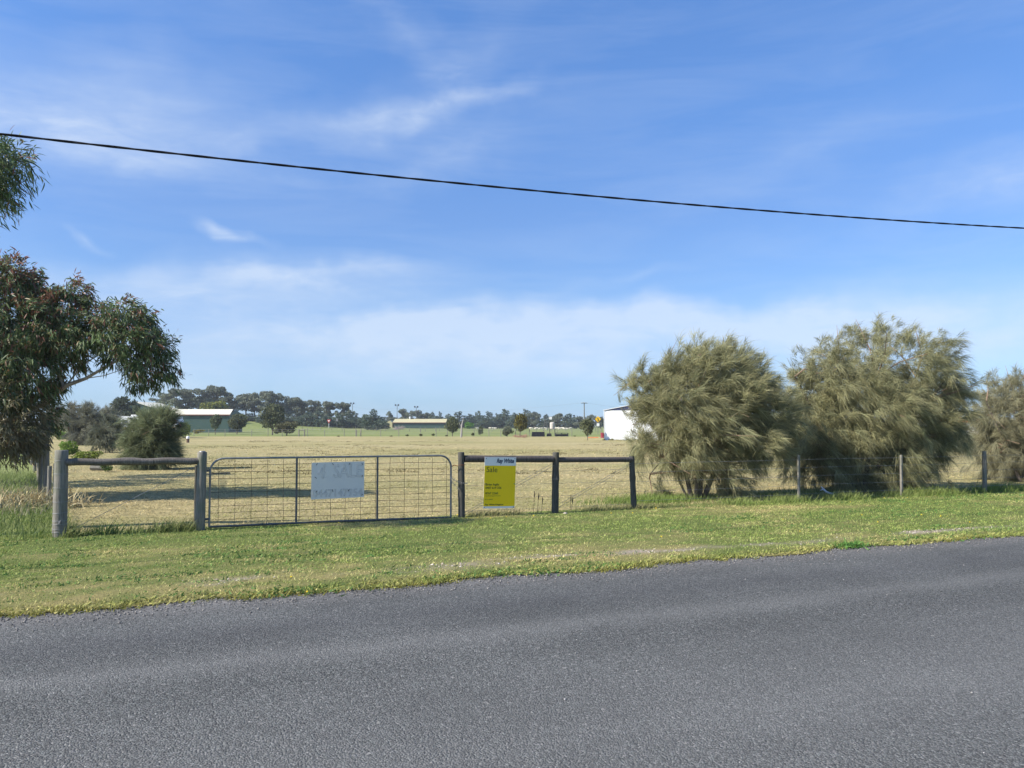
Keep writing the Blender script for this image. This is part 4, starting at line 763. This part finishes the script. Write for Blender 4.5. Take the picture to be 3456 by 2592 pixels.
single('grey_shrub', 'grey green shrub at the left foot of the yellow topped tree', 'shrub', 1712, 1475, 117, 1433, 44, GY, 900, .05, .2)
single('green_bush', 'bright green round bush in front of the far tree line', 'shrub', 1584, 1449, 250, 1422, 42, BR_, 800, .06, .3, None)
single('slender_sapling', 'slender yellow green sapling at the far paddock fence', 'tree', 1623, 1470, 124, 1434, 17, OL, 500, .07, .3)
single('small_sheoak', 'feathery small sheoak in front of the wooden power pole', 'tree', 1983, 1486, 87, 1406, 50, OL, 1500, .05, .35)
single('garden_tree', 'small pale green tree on one thin stem before the green shed', 'tree', 727, 1465, 140, 1392, 44, ((.07, .095, .045), (.13, .15, .07)), 1100, .05, .5)
single('garden_tree', 'olive bushy tree at the right end of the green shed', 'tree', 800, 1466, 145, 1388, 66, OL, 1500, .045, .35)
single('paddock_tree', 'tall olive tree standing over a low bush left of the far gate frame', 'tree', 920, 1466, 135, 1352, 84, OL, 1900, .04, .3)
single('low_bush', 'wide low olive bush below the tall olive tree', 'shrub', 968, 1470, 128, 1417, 86, ((.06, .062, .028), (.125, .115, .05)), 1500, .045, .2)
single('yellow_tree', 'yellow green rounded tree behind the roof of the green shed', 'tree', 722, 1400, 232, 1348, 92, ((.13, .15, .025), (.21, .21, .045)), 1500, .045, .4)
single('dark_tree', 'dark tree behind the caravan under the gum limb', 'tree', 430, 1440, 150, 1325, 120, ((.03, .04, .025), (.06, .075, .04)), 1500, .05, .3)
single('lime_shrub', 'bright lime shrub beside the drawbar of the caravan', 'shrub', 626, 1466, 103, 1419, 44, LM, 900, .05, .25, TS)
single('yellow_shrub', 'low yellowish shrubs before the wall of the green shed', 'shrub', 672, 1466, 150, 1448, 40, YW, 500, .07, .2, None)
lg = ((.10, .18, .025), (.21, .29, .05))
single('round_shrub', 'small lime green shrub furthest back on the left', 'shrub', 212, 1487, 88, 1453, 42, lg, 800, .06, .25, None)
single('round_shrub', 'bright green shrub above the left fence post', 'shrub', 236, 1545, 42, 1482, 74, lg, 1100, .05, .25, None)
single('round_shrub', 'lowest lime shrub just above the left end of the rail', 'shrub', 302, 1563, 36, 1518, 84, LM, 1100, .05, .25, None)
single('round_shrub', 'dark green low shrub seen under the left rail', 'shrub', 365, 1592, 28.4, 1560, 48, ((.05, .085, .025), (.10, .15, .04)), 900, .05, .2, None)
single('round_shrub', 'small green shrub between the two large sheoaks on the right', 'shrub', 3200, 1512, 58, 1490, 60, ((.08, .16, .03), (.14, .23, .05)), 800, .06, .25, None)
single('dark_bush', 'dark bush behind the gap right of the largest sheoak', 'shrub', 3225, 1500, 75, 1420, 70, ((.03, .05, .02), (.06, .085, .035)), 1000, .05, .3, None)
bp_ = proto('tussock', 'small rounded green shrub on the far paddock edge', 'shrub', bl(3, .3, .2), 260, .10, OL, None, group='small shrubs along the far paddock edge')
for px, ty, w in ((1374, 1465, 14), (1421, 1463, 15), (1462, 1462, 14), (1320, 1470, 14), (1507, 1467, 12), (1143, 1472, 12), (1940, 1473, 12), (1596, 1459, 14)): place(bp_, px, 1473, random.uniform(113, 118), ty, w)
out = []
for k in range(26):
    q_ = wsp + V(math.cos(R(-17)), math.sin(R(-17)), 0) * random.uniform(0, 9) + V(-.1, -.3, 0); n = 26; c = mixc((.10, .13, .04), (.36, .30, .15), rng.random(n))
    out.append(blades(np.stack([q_.x + rng.normal(0, .15, n), q_.y + rng.normal(0, .1, n), np.zeros(n)], 1), .1, random.uniform(.2, .6), .05, c, .4, 2))
tag(fastmesh('weeds', *join(out), M['grass']), 'scattered dry weeds at the foot of the white shed wall', 'weeds', kind='stuff')
w_ = thing('brush_heap', 'heap of reddish cut branches in front of the yellow topped tree', 'brush heap', G(1757, 1478), local=True)
for k in range(46):
    a = random.random() * 6.28; l = random.uniform(.4, 1.0); z = random.uniform(.1, .6); q = V(random.uniform(-.8, .8), random.uniform(-.4, .4), z * .6); d = V(math.cos(a) * l, math.sin(a) * .6 * l, random.uniform(-.1, .35))
    MB().tube([q - d * .5, q + V(0, 0, .05), q + d * .5], [.02, .025, .01], 4).build('branch', plain('cut_branch', (.33, .19, .13), .9) if k == 0 else bpy.data.materials['cut_branch'], w_)
w2 = thing('brush_heap', 'greyish pink heap of dead brush in front of the long cream shed', 'brush heap', (W(1347, 1435, 240).x, 240, gz(W(1347, 1435, 240).x, 240)), local=True)
for k in range(70):
    a = random.random() * 3.14; l = random.uniform(.8, 1.8); q = V(random.uniform(-1.3, 1.0), random.uniform(-.5, .5), random.uniform(.1, .7)); d = V(math.cos(a) * l, .2 * l, math.sin(a) * l * .55)
    MB().tube([q, q + d * .5, q + d], [.05, .035, .015], 4).build('branch', plain('dead_brush', (.30, .24, .22), .9) if k == 0 else bpy.data.materials['dead_brush'], w2)
ds = thing('dead_tree', 'grey dead tree stump beside the rounded dark olive tree', 'dead tree', G(1556, 1476), local=True)
MB().tube([(0, 0, -.1), (.05, 0, .8), (.1, 0, 1.6), (.25, 0, 2.3), (.28, 0, 2.7)], [.13, .11, .09, .05, .02], 7).build('trunk', plain('grey_deadwood', (.33, .30, .27), .9), ds)
MB().tube([(.08, 0, 1.3), (-.2, 0, 1.8), (-.3, 0, 2.0)], [.05, .03, .015], 5).build('limb', bpy.data.materials['grey_deadwood'], ds)

# ------------------------------------------------------------------ buildings
def sheet(name, c, ax=0, pitch=.2, rough=.5, depth=.02):
    m, nt, b = newmat(name, rough, .4); t = N(nt, 'ShaderNodeTexCoord'); sp = N(nt, 'ShaderNodeSeparateXYZ'); nt.links.new(t.outputs['Object'], sp.inputs[0])
    s = MA(nt, 'SINE', MA(nt, 'MULTIPLY', sp.outputs[ax], 2 * math.pi / pitch)); n = N(nt, 'ShaderNodeTexNoise', i_Scale=.8, i_Detail=5.0); nt.links.new(t.outputs['Object'], n.inputs['Vector'])
    nt.links.new(RAMP(nt, n.outputs[0], [(.3, tuple(x * .93 for x in c)), (.7, tuple(min(1, x * 1.05) for x in c))]), b.inputs['Base Color'])
    bp = N(nt, 'ShaderNodeBump', i_Strength=.5, i_Distance=depth); nt.links.new(s, bp.inputs['Height']); nt.links.new(bp.outputs[0], b.inputs['Normal']); return m
M['white_wall'] = sheet('white_steel_cladding', (.86, .86, .85), 0, .2, .5, .004); M['navy_trim'] = sheet('navy_steel', (.03, .035, .085)); M['zinc'] = sheet('zincalume_roof', (.62, .63, .64), 1)
M['green_wall'] = sheet('dark_green_cladding', (.035, .075, .058)); M['cream_roof'] = sheet('cream_roof_sheet', (.74, .68, .52)); M['khaki_roof'] = sheet('wheat_roof_sheet', (.50, .44, .235)); M['maroon'] = plain('maroon_fascia', (.16, .05, .04), .6)
def slab(a, b, c, d, th):                                                # a thin sloping panel
    nrm = (b - a).cross(d - a).normalized() * th; return MB().add([a, b, c, d, a + nrm, b + nrm, c + nrm, d + nrm], [(3, 2, 1, 0), (4, 5, 6, 7), (0, 1, 5, 4), (1, 2, 6, 5), (2, 3, 7, 6), (3, 0, 4, 7)])
ws = thing('white_shed', 'white steel shed with a navy gable half hidden by the nearest sheoak', 'shed', (wsp.x, 88, 0), R(-17), local=True)
w, h, pk, dp = 13.6, 3.22, 1.25, 16
MB().add([(0, 0, -.1), (w, 0, -.1), (w, 0, h), (0, 0, h), (0, dp, -.1), (w, dp, -.1), (w, dp, h), (0, dp, h)], [(0, 1, 2, 3), (5, 4, 7, 6), (4, 0, 3, 7), (1, 5, 6, 2)]).build('wall', M['white_wall'], ws, smooth=False)
MB().prism([(-.05, h + .003), (w + .05, h + .003), (w / 2, h + pk)], -.04, .1).build('gable', M['navy_trim'], ws, smooth=False)
slab(V(-.15, -.12, h - .02), V(-.15, dp, h - .02), V(w / 2, dp, h + pk + .01), V(w / 2, -.12, h + pk + .01), -.06).build('roof', M['zinc'], ws, smooth=False)
slab(V(w / 2, -.12, h + pk + .01), V(w / 2, dp, h + pk + .01), V(w + .15, dp, h - .02), V(w + .15, -.12, h - .02), -.06).build('roof', M['zinc'], ws, smooth=False)
MB().tube([(-.03, -.03, 0), (-.03, -.03, h)], .045, 6).build('downpipe', M['sign_white'], ws)
def far_shed(name, label, px0, px1, Y, by, wall_top, ridge, wall_m, roof_m, depth, hip=0, trim=None, gable=False, ridge_in=0, rot=0):
    a = W(px0, 1435, Y); b_ = W(px1, 1435, Y); zb = gz(a.x, Y) - .1; L = b_.x - a.x; h = W(px0, wall_top, Y).z - zb; rz = W(px0, ridge, Y + depth / 2).z - zb
    t = thing(name, label, 'shed', (a.x, Y, zb), rot, local=True)
    MB().add([(0, 0, 0), (L, 0, 0), (L, 0, h), (0, 0, h), (0, depth, 0), (L, depth, 0), (L, depth, h), (0, depth, h), (0, depth / 2, rz), (L, depth / 2, rz)], [(0, 1, 2, 3), (5, 4, 7, 6), (4, 0, 3, 8, 7), (1, 5, 6, 9, 2)]).build('wall', wall_m, t, smooth=False)
    e = .35
    slab(V(-e, -e, h - .05), V(L + e, -e, h - .05), V(L + e - ridge_in, depth / 2, rz + .04), V(-e + ridge_in * 0, depth / 2, rz + .04), .08).build('roof', roof_m, t, smooth=False)
    slab(V(-e, depth / 2, rz + .04), V(L + e - ridge_in, depth / 2, rz + .04), V(L + e, depth + e, h - .05), V(-e, depth + e, h - .05), .08).build('roof', roof_m, t, smooth=False)
    if trim: MB().box((L / 2, -.36, h - .10), (L + .8, .05, .22)).build('gutter', trim, t, smooth=False)
    return t, L, h, rz
far_shed('green_shed', 'dark green shed with a bright cream roof behind the caravan', 540, 772, 178, 1457, 1399, 1383, M['green_wall'], M['cream_roof'], 9, trim=M['maroon'], ridge_in=1.0)
gx = W(350, 1435, 200); gs = thing('green_shed', 'taller green gabled shed behind the caravan partly under the gum limb', 'shed', (gx.x, 200, 0), local=True)
gw = W(556, 1435, 200).x - gx.x; gh = W(0, 1391, 200).z; gr = W(0, 1357, 200).z
MB().prism([(0, -.2), (gw, -.2), (gw, gh), (gw / 2, gr), (0, gh)], 0, 14).build('wall', M['green_wall'], gs, smooth=False)
slab(V(-.3, -.3, gh - .02), V(-.3, 14.3, gh - .02), V(gw / 2, 14.3, gr + .06), V(gw / 2, -.3, gr + .06), -.12).build('roof', M['cream_roof'], gs, smooth=False)
slab(V(gw / 2, -.3, gr + .06), V(gw / 2, 14.3, gr + .06), V(gw + .3, 14.3, gh - .02), V(gw + .3, -.3, gh - .02), -.12).build('roof', M['cream_roof'], gs, smooth=False)
sh_, L, h, rz = far_shed('cream_shed', 'long low green shed with wheat coloured roof far across the pasture', 1328, 1502, 300, 1448, 1426, 1415, M['green_wall'], M['khaki_roof'], 12, trim=M['maroon'])
MB().prism([(-3.0, 0), (-.4, 0), (-.4, h - .06), (-1.2, h + .75), (-3.0, h - .06)], -.3, 9).build('end_bay', M['khaki_roof'], sh_, smooth=False)
MB().lathe((L * .28, 6, rz + .05), [(.3, 0), (.3, .35), (.42, .45), (.42, .75), (.1, .95)], 10).build('roof_vent', M['zinc'], sh_)
hs = thing('farmhouse', 'house with an orange roof glimpsed between the sheoaks on the right', 'house', (W(3240, 1435, 140).x, 140, 0), 0, local=True)
M['orange'] = plain('orange_tile', (.62, .20, .07), .8); MB().box((1.6, 3, 1.0), (3.2, 6, 2.2)).build('wall', plain('pale_render', (.60, .55, .48), .8), hs, smooth=False)
MB().prism([(-.3, 2.1), (3.5, 2.1), (2.9, 3.0), (.3, 3.0)], -.3, 6.3).build('roof', M['orange'], hs, smooth=False); MB().box((.9, -.02, 1.1), (.8, .06, .9)).build('window', M['tie'], hs, smooth=False)

# ------------------------------------------------------------------ caravan and things about the paddock
cvp = W(392, 1435, 104); cv = thing('caravan', 'white caravan with an orange side stripe parked behind the round needle bush', 'caravan', (cvp.x, 104, 0), R(-3), local=True)
M['van'] = plain('white_caravan_skin', (.72, .73, .74), .4, .5, .05, 2); M['glass'] = plain('dark_window_glass', (.09, .10, .11), .15, .6, .2, 2); M['stripe'] = plain('orange_stripe', (.60, .36, .06), .5); M['rubber'] = plain('tyre_rubber', (.02, .02, .02), .8)
Lc = 7.9
MB().prism([(.05, .55), (Lc - .35, .50), (Lc, 1.05), (Lc, 1.75), (Lc - .35, 2.72), (.35, 2.78), (.08, 2.6), (0, 1.6)], 0, 2.3).build('body', M['van'], cv, angle=60)
for z in (2.0, 2.15, 2.3, 2.45): MB().box((Lc - .8, -.012, z), (.9, .02, .025)).build('panel_rib', M['galv'], cv, smooth=False)
MB().box((Lc / 2 - .05, -.010, 1.22), (Lc - .15, .02, .26)).build('stripe', M['stripe'], cv, smooth=False); MB().box((Lc / 2 - .05, -.010, .98), (Lc - .2, .02, .10)).build('stripe', plain('brown_stripe', (.10, .07, .06), .5), cv, smooth=False)
for x, l in ((1.15, .75), (3.3, 1.1), (6.0, 1.0)):
    f_ = MB().box((x, -.012, 1.95), (l, .024, .72)).build('window', M['galv'], cv, smooth=False); MB().box((x, -.026, 1.95), (l - .1, .012, .62)).build('pane', M['glass'], f_, smooth=False)
for x in (1.9, 4.0, 6.9): MB().prism([(x - .4, 2.77), (x + .4, 2.75), (x + .33, 2.95), (x - .33, 2.97)], .7, 1.5).build('roof_hatch', M['sign_white'], cv, smooth=False)
for x in (3.3, 4.1):
    b = MB(); b.tube([(x, -.02, .34), (x, .18, .34)], .34, 14); wl_ = b.build('wheel', M['rubber'], cv); MB().tube([(x, -.03, .34), (x, .0, .34)], .18, 10).build('rim', M['galv'], wl_)
MB().tube([(Lc - .4, .5, .5), (Lc + 1.4, 1.15, .48), (Lc - .4, 1.8, .5)], .05, 5).build('drawbar', M['tie'], cv); MB().tube([(Lc + 1.1, 1.1, 0), (Lc + 1.1, 1.1, .6)], .04, 5).build('jockey_stand', M['tie'], cv)
for x in (.6, Lc - .7): MB().tube([(x, .2, 0), (x, .2, .56)], .03, 5).build('corner_stand', M['tie'], cv)
vn = thing('box_trailer', 'pale box trailer with a red corner edge left of the caravan', 'trailer', (W(352, 1435, 108).x, 108, 0), local=True)
MB().box((.6, 1, 1.75), (1.2, 2.2, 2.4)).build('body', M['van'], vn, smooth=False); MB().box((1.22, .06, 1.75), (.06, .1, 2.4)).build('corner_strip', plain('red_strip', (.45, .03, .05), .5), vn, smooth=False)
MB().box((.6, 1, .5), (1.1, 2.0, .12)).build('chassis', M['tie'], vn, smooth=False)
for y in (.02, 1.98): MB().tube([(.6, y - .08, .32), (.6, y + .08, .32)], .32, 12).build('wheel', M['rubber'], vn)
bo = thing('bollard', 'short brown post with a white cap standing in the paddock', 'bollard', G(634, 1494), local=True)
MB().lathe((0, 0, 0), [(.13, -.05), (.13, .36)], 10).build('post', plain('brown_post', (.13, .08, .06), .8), bo); MB().lathe((0, 0, .362), [(.15, 0), (.16, .12), (.12, .22), (.03, .25)], 10).build('cap', M['sign_white'], bo)
lg_ = G(330, 1588); lo_ = MB().tube([lg_ + V(-.25, 0, .10), lg_ + V(0, 0, .09), lg_ + V(.3, .05, .07)], [.09, .10, .07], 8).build('log', M['post'])
tag(lo_, 'grey log lying beside the dark shrub under the left rail', 'log')
# water tank on its stand
tp = W(1864, 1435, 126); tkk = thing('water_tank', 'pale round water tank raised on a timber stand by the far fence', 'water tank', (tp.x, 126, 0), local=True)
MB().lathe((0, 0, 1.08), [(.37, 0), (.38, .1), (.38, .86), (.30, .95), (.05, 1.0)], 16).build('tank', plain('weathered_tank', (.52, .46, .40), .7), tkk); MB().box((0, 0, 1.03), (1.0, .9, .09)).build('platform', M['post'], tkk, smooth=False)
for x, y in ((-.4, -.35), (.4, -.35), (-.4, .35), (.4, .35)): MB().tube([(x, y, -.05), (x, y, .985)], .05, 6).build('leg', M['post_dark'], tkk)
# windmill behind
wp = W(1841, 1435, 230); wm = thing('windmill', 'old farm windmill tower with white tail vane behind the water tank', 'windmill', (wp.x, 230, gz(wp.x, 230)), local=True)
for x, y in ((-.7, -.7), (.7, -.7), (.7, .7), (-.7, .7)): MB().tube([(x, y, -.1), (x * .15, y * .15, 3.4)], .045, 5).build('leg', M['galv_dull'], wm)
for z in (.8, 1.6, 2.4):
    k = .7 * (1 - .85 * z / 3.4); MB().tube([(-k, -k, z), (k, -k, z), (k, k, z), (-k, k, z), (-k, -k, z)], .03, 4).build('brace', M['galv_dull'], wm)
MB().tube([(0, 0, 3.3), (0, 0, 3.75), (1.5, 0, 3.6)], .045, 5).build('head', M['galv_dull'], wm); MB().prism([(1.0, 3.3), (1.75, 3.2), (1.8, 4.0), (1.0, 3.85)], -.02, .02).build('tail_vane', M['sign_white'], wm, smooth=False)
for k in range(12):
    a = k * math.pi / 6; MB().add([(-.3, .15 * math.cos(a), 3.72 + .15 * math.sin(a)), (-.3, .7 * math.cos(a - .15), 3.72 + .7 * math.sin(a - .15)), (-.24, .7 * math.cos(a + .15), 3.72 + .7 * math.sin(a + .15))], [(0, 1, 2), (2, 1, 0)]).build('blade', M['galv_dull'], wm, smooth=False)
# black troughs and crate
M['black'] = plain('black_plastic', (.018, .019, .024), .55)
def crate(label, px0, px1, Y, h, n):
    a = W(px0, 1435, Y); L = (px1 - px0) * Y / F; t = thing('black_crate', label, 'crate', (a.x, Y, 0), local=True)
    MB().prism([(.0, 0), (L, 0), (L - .06, h), (.08, h)], 0, .9).build('body', M['black'], t, smooth=False)
    for i in range(n): MB().box((L * (i + .5) / n, -.02, h / 2), (.06, .05, h * .96)).build('rib', M['tie'], t, smooth=False)
    return t
crate('large black ribbed trough box left of the water tank', 1794, 1839, 117, .66, 4); crate('small black box under the raised water tank', 1845, 1862, 119, .42, 2)
a = W(1875, 1435, 117); t = thing('steel_crate_frame', 'low open black frame with mesh sides right of the water tank', 'frame', (a.x, 117, 0), local=True)
for z in (.06, .48): MB().tube([(0, 0, z), (1.8, 0, z), (1.8, .9, z), (0, .9, z), (0, 0, z)], .035, 4).build('rail', M['black'], t)
for x, y in ((0, 0), (.9, 0), (1.8, 0), (0, .9), (.9, .9), (1.8, .9)): MB().tube([(x, y, 0), (x, y, .5)], .035, 4).build('leg', M['black'], t)
MB().box((.9, .45, .2), (1.66, .7, .25)).build('tray', M['black'], t, smooth=False)
rp = W(2034, 1435, 104); M['red'] = plain('red_drum_paint', (.20, .025, .035), .55, .3, .3, 4)
rdm = thing('red_drum', 'dark red steel drum standing at the corner of the white shed', 'drum', (rp.x, 104, 0), local=True); MB().lathe((0, 0, 0), [(.27, 0), (.285, .02), (.27, .05), (.27, .28), (.285, .3), (.27, .32), (.27, .6), (.285, .62), (.27, .66)], 14).build('body', M['red'], rdm); MB().lathe((0, 0, .661), [(.25, 0), (.25, .01)], 14).build('lid', M['red'], rdm)
pl_ = thing('orange_plank', 'low orange beam lying left of the red drum', 'beam', (rp.x - 1.2, 104, 0), local=True); MB().box((0, 0, .06), (1.3, .12, .10)).build('beam', M['orange'], pl_, smooth=False)
# road signs in the distance
def rsign(name, label, px, Y, shape):
    x = W(px, 1435, Y).x; t = thing(name, label, 'road sign', (x, Y, gz(x, Y) if Y > 126 else 0), local=True); return t
t = rsign('yellow_road_sign', 'yellow diamond road sign with black mark and white plate left of the white shed', 2018, 150, 0)
MB().tube([(0, 0, -.1), (0, 0, 2.9)], .04, 6).build('post', M['galv_dull'], t)
M['dia'] = plain('sign_amber', (.85, .48, .01), .4); MB().prism([(0, 2.15), (.58, 2.72), (0, 3.3), (-.58, 2.72)], -.06, -.045).build('diamond', M['dia'], t, smooth=False)
MB().tube([(.02, -.068, 2.42), (.02, -.068, 2.75), (-.08, -.068, 2.95)], .07, 4).build('symbol', M['tie'], t); MB().box((.02, -.055, 1.72), (.5, .02, .5)).build('plate', M['sign_white'], t, smooth=False)
t = rsign('give_way_sign', 'red bordered white triangle sign at the far fence', 1110, 235, 0); z0 = 0
MB().tube([(0, 0, -.1), (0, 0, 2.4)], .06, 6).build('post', M['sign_white'], t); MB().prism([(-.55, 2.5), (0, 1.5), (.55, 2.5)], -.1, -.07).build('border', plain('sign_red', (.62, .06, .03), .5), t, smooth=False); MB().prism([(-.3, 2.36), (0, 1.82), (.3, 2.36)], -.115, -.102).build('face', M['sign_white'], t, smooth=False)
t = rsign('road_sign', 'grey back of a pointed road sign right of the red bordered triangle', 1137, 232, 0)
MB().tube([(0, 0, -.1), (0, 0, 3.0)], .05, 6).build('post', M['galv_dull'], t); MB().prism([(-.45, 2.2), (.45, 2.2), (.12, 3.1), (-.12, 3.1)], -.08, -.06).build('panel', M['galv'], t, smooth=False)
# poles and far wires
def arm_pole(px, Y, ty): x = W(px, 1435, Y).x; return x, gz(x, Y), W(px, ty, Y).z - gz(x, Y)
x, z, h = arm_pole(1972, 190, 1357); pp = thing('power_pole', 'wooden power pole with a crossarm left of the white shed', 'power pole', (x, 190, z), R(8), local=True)
MB().tube([(0, 0, -.3), (0, 0, h)], [.16, .11], 8).build('pole', M['post'], pp); MB().box((0, -.13, h - .25), (1.5, .10, .13)).build('crossarm', M['post_dark'], pp, smooth=False)
for xx in (-.65, 0, .65): MB().lathe((xx, -.13, h - .18), [(.03, 0), (.05, .05), (.05, .1), (.02, .16)], 7).build('insulator', M['sign_white'], pp)
tops = [Vector((x, 190, z + h - .1))]
for px, ty, lab in ((1189, 1363, 'floodlight pole nearest the cypress windbreak'), (1340, 1369, 'floodlight pole rising behind the left end of the cream shed'), (1405, 1375, 'floodlight pole behind the middle of the cream shed')):
    x, z, h = arm_pole(px, 310, ty); fp = thing('light_pole', 'thin grey ' + lab, 'light pole', (x, 310, z), local=True, group='floodlight poles beyond the cream shed')
    MB().tube([(0, 0, -.3), (0, 0, h)], [.13, .09], 6).build('pole', M['galv_dull'], fp); MB().box((0, 0, h - .1), (1.5, .1, .1)).build('bracket', M['galv_dull'], fp, smooth=False)
    for xx in (-.6, .45): MB().box((xx, -.1, h + .25), (.55, .3, .5)).build('lamp_head', M['tie'], fp, smooth=False)
    tops.append(Vector((x, 310, z + h - 1.0)))
def span(label, a, b, sag=1.2):
    t = thing('power_line', label, 'wire', a, group=None); MB().tube([a.lerp(b, k / 12) + V(0, 0, -sag * 4 * (k / 12) * (1 - k / 12)) for k in range(13)], .014, 4).build('wire', M['wire_grey'], t)
span('thin power line running left from the wooden pole above the tree line', tops[0], tops[3]); span('thin power line between the two poles behind the cream shed', tops[3], tops[2], .3); span('thin power line from the cream shed to the windbreak pole', tops[2], tops[1], .8)
span('thin power line running right from the wooden pole to behind the white shed', tops[0], W(2330, 1382, 230), .8)

# ------------------------------------------------------------------ far fences
def far_fence(label, pts, h, r, zs, mats=('post',), wr=.012):
    t = thing('post_and_wire_fence', label, 'fence', pts[0]); proto_ = None
    for i, p in enumerate(pts):
        hh = h * random.uniform(.85, 1.12)
        if proto_ is None:
            proto_ = MB().lathe((p.x, p.y, p.z), [(r, -.1), (r, h), (r * .7, h + .02)], 6).build('post', M[mats[0]], t)
        else: c = proto_.copy(); COL.objects.link(c); c.parent = t; c.location = p - pts[0]; c.scale = (1, 1, hh / h)
    for z in zs: MB().tube([p + V(0, -.03, z) for p in pts], wr, 4).build('line_wire', M['wire_grey'], t)
    return t
def gp(px, Y): x = W(px, 1435, Y).x; return V(x, Y, gz(x, Y) if Y > 126 else 0)
far_fence('post and wire fence closing the far end of the mown paddock', [gp(px, 121 - (px - 600) * .003) for px in (655, 705, 760, 850, 905, 953, 1038, 1096, 1162, 1204, 1219, 1285, 1346, 1420, 1472, 1510, 1560, 1600, 1650, 1690, 1740, 1787, 1835, 1880, 1930, 1985, 2030)], 1.05, .045, (.95, .65, .35))
far_fence('second more distant wire fence in front of the cream shed', [gp(px, 208) for px in (930, 975, 1021, 1054, 1083, 1120, 1155, 1200, 1231, 1270, 1300, 1345, 1382, 1418, 1435, 1470, 1484, 1520, 1560, 1610, 1660, 1710, 1760, 1810, 1860, 1910, 1960, 2010, 2050)], 1.25, .055, (1.1, .7, .35))
for label, px0, px1, Y, h in (('pale timber post and rail frame at the far left paddock corner', 1009, 1028, 118, 1.02), ('short pair of timber strainer posts in the far fence', 1202, 1218, 119.5, .95)):
    t = thing('strainer_frame', label, 'fence', gp(px0, Y)); a, b = gp(px0, Y), gp(px1, Y)
    for p in (a, b): MB().lathe((p.x, p.y, p.z), [(.09, -.1), (.09, h), (.06, h + .02)], 7).build('post', M['post'], t)
    if h > 1: MB().tube([a + V(.09, 0, h - .12), b + V(-.09, 0, h - .12)], .07, 6).build('rail', M['post'], t)

# ------------------------------------------------------------------ sheep
sb = MB(); M['wool'] = plain('cream_wool', (.62, .56, .44), .95, .1, .15, 6)
sb.tube([(-.5, 0, .62), (-.42, 0, .64), (-.2, 0, .68), (.1, 0, .68), (.35, 0, .68), (.48, 0, .72), (.58, 0, .82), (.66, 0, .88), (.80, 0, .82), (.86, 0, .78)], [.10, .24, .30, .31, .27, .19, .13, .12, .08, .04], 9)
for x, y in ((-.32, -.14), (-.32, .14), (.28, -.13), (.28, .13)): sb.tube([(x, y, .5), (x + .03, y, .25), (x, y, 0)], [.09, .05, .04], 6)
for y in (-.13, .13): sb.tube([(.64, y * .6, .92), (.60, y * 1.4, .90)], [.04, .02], 5)
sp0 = sb.build('sheep', M['wool']); tag(sp0, 'cream woolly sheep grazing on the far green pasture', 'sheep', 'sheep grazing beyond the far fence'); first = True
for px in (1655, 1671, 1790, 1795, 1806, 1812, 1820, 1830, 1845, 1868, 1876, 1883, 1888, 1894, 1900, 1904, 1909, 1914, 1838, 1664, 1612, 1925):
    Y = random.uniform(262, 300); c = sp0 if first else sp0.copy()
    if not first: COL.objects.link(c)
    first = False; p = gp(px, Y); c.location = p; c.rotation_euler = (0, 0, random.choice((0, 3.1)) + random.uniform(-.5, .5)); k = random.uniform(.68, .82); c.scale = (k, k, k)

# ------------------------------------------------------------------ the air: a thin even haze over the whole place
hm = bpy.data.materials.new('thin_haze'); hm.use_nodes = True; hn = hm.node_tree; hn.nodes.clear()
hv = N(hn, 'ShaderNodeVolumePrincipled', i_Density=.00028, i_Anisotropy=.2); hv.inputs['Color'].default_value = (.92, .95, 1.0, 1)
ho = N(hn, 'ShaderNodeOutputMaterial'); hn.links.new(hv.outputs[0], ho.inputs['Volume'])
bpy.context.view_layer.update()
top_ = max((o.matrix_world @ Vector(c)).z for o in scene.objects if o.type == 'MESH' for c in o.bound_box)
hb_ = MB().box((0, 0, (max(top_, 16) + 2 - 1.2) / 2), (9000, 9000, max(top_, 16) + 2 + 1.2)); tag(hb_.build('haze', hm, smooth=False), kind='stuff', label='thin even haze in the air over the paddocks')
scene.cycles.volume_bounces = 0
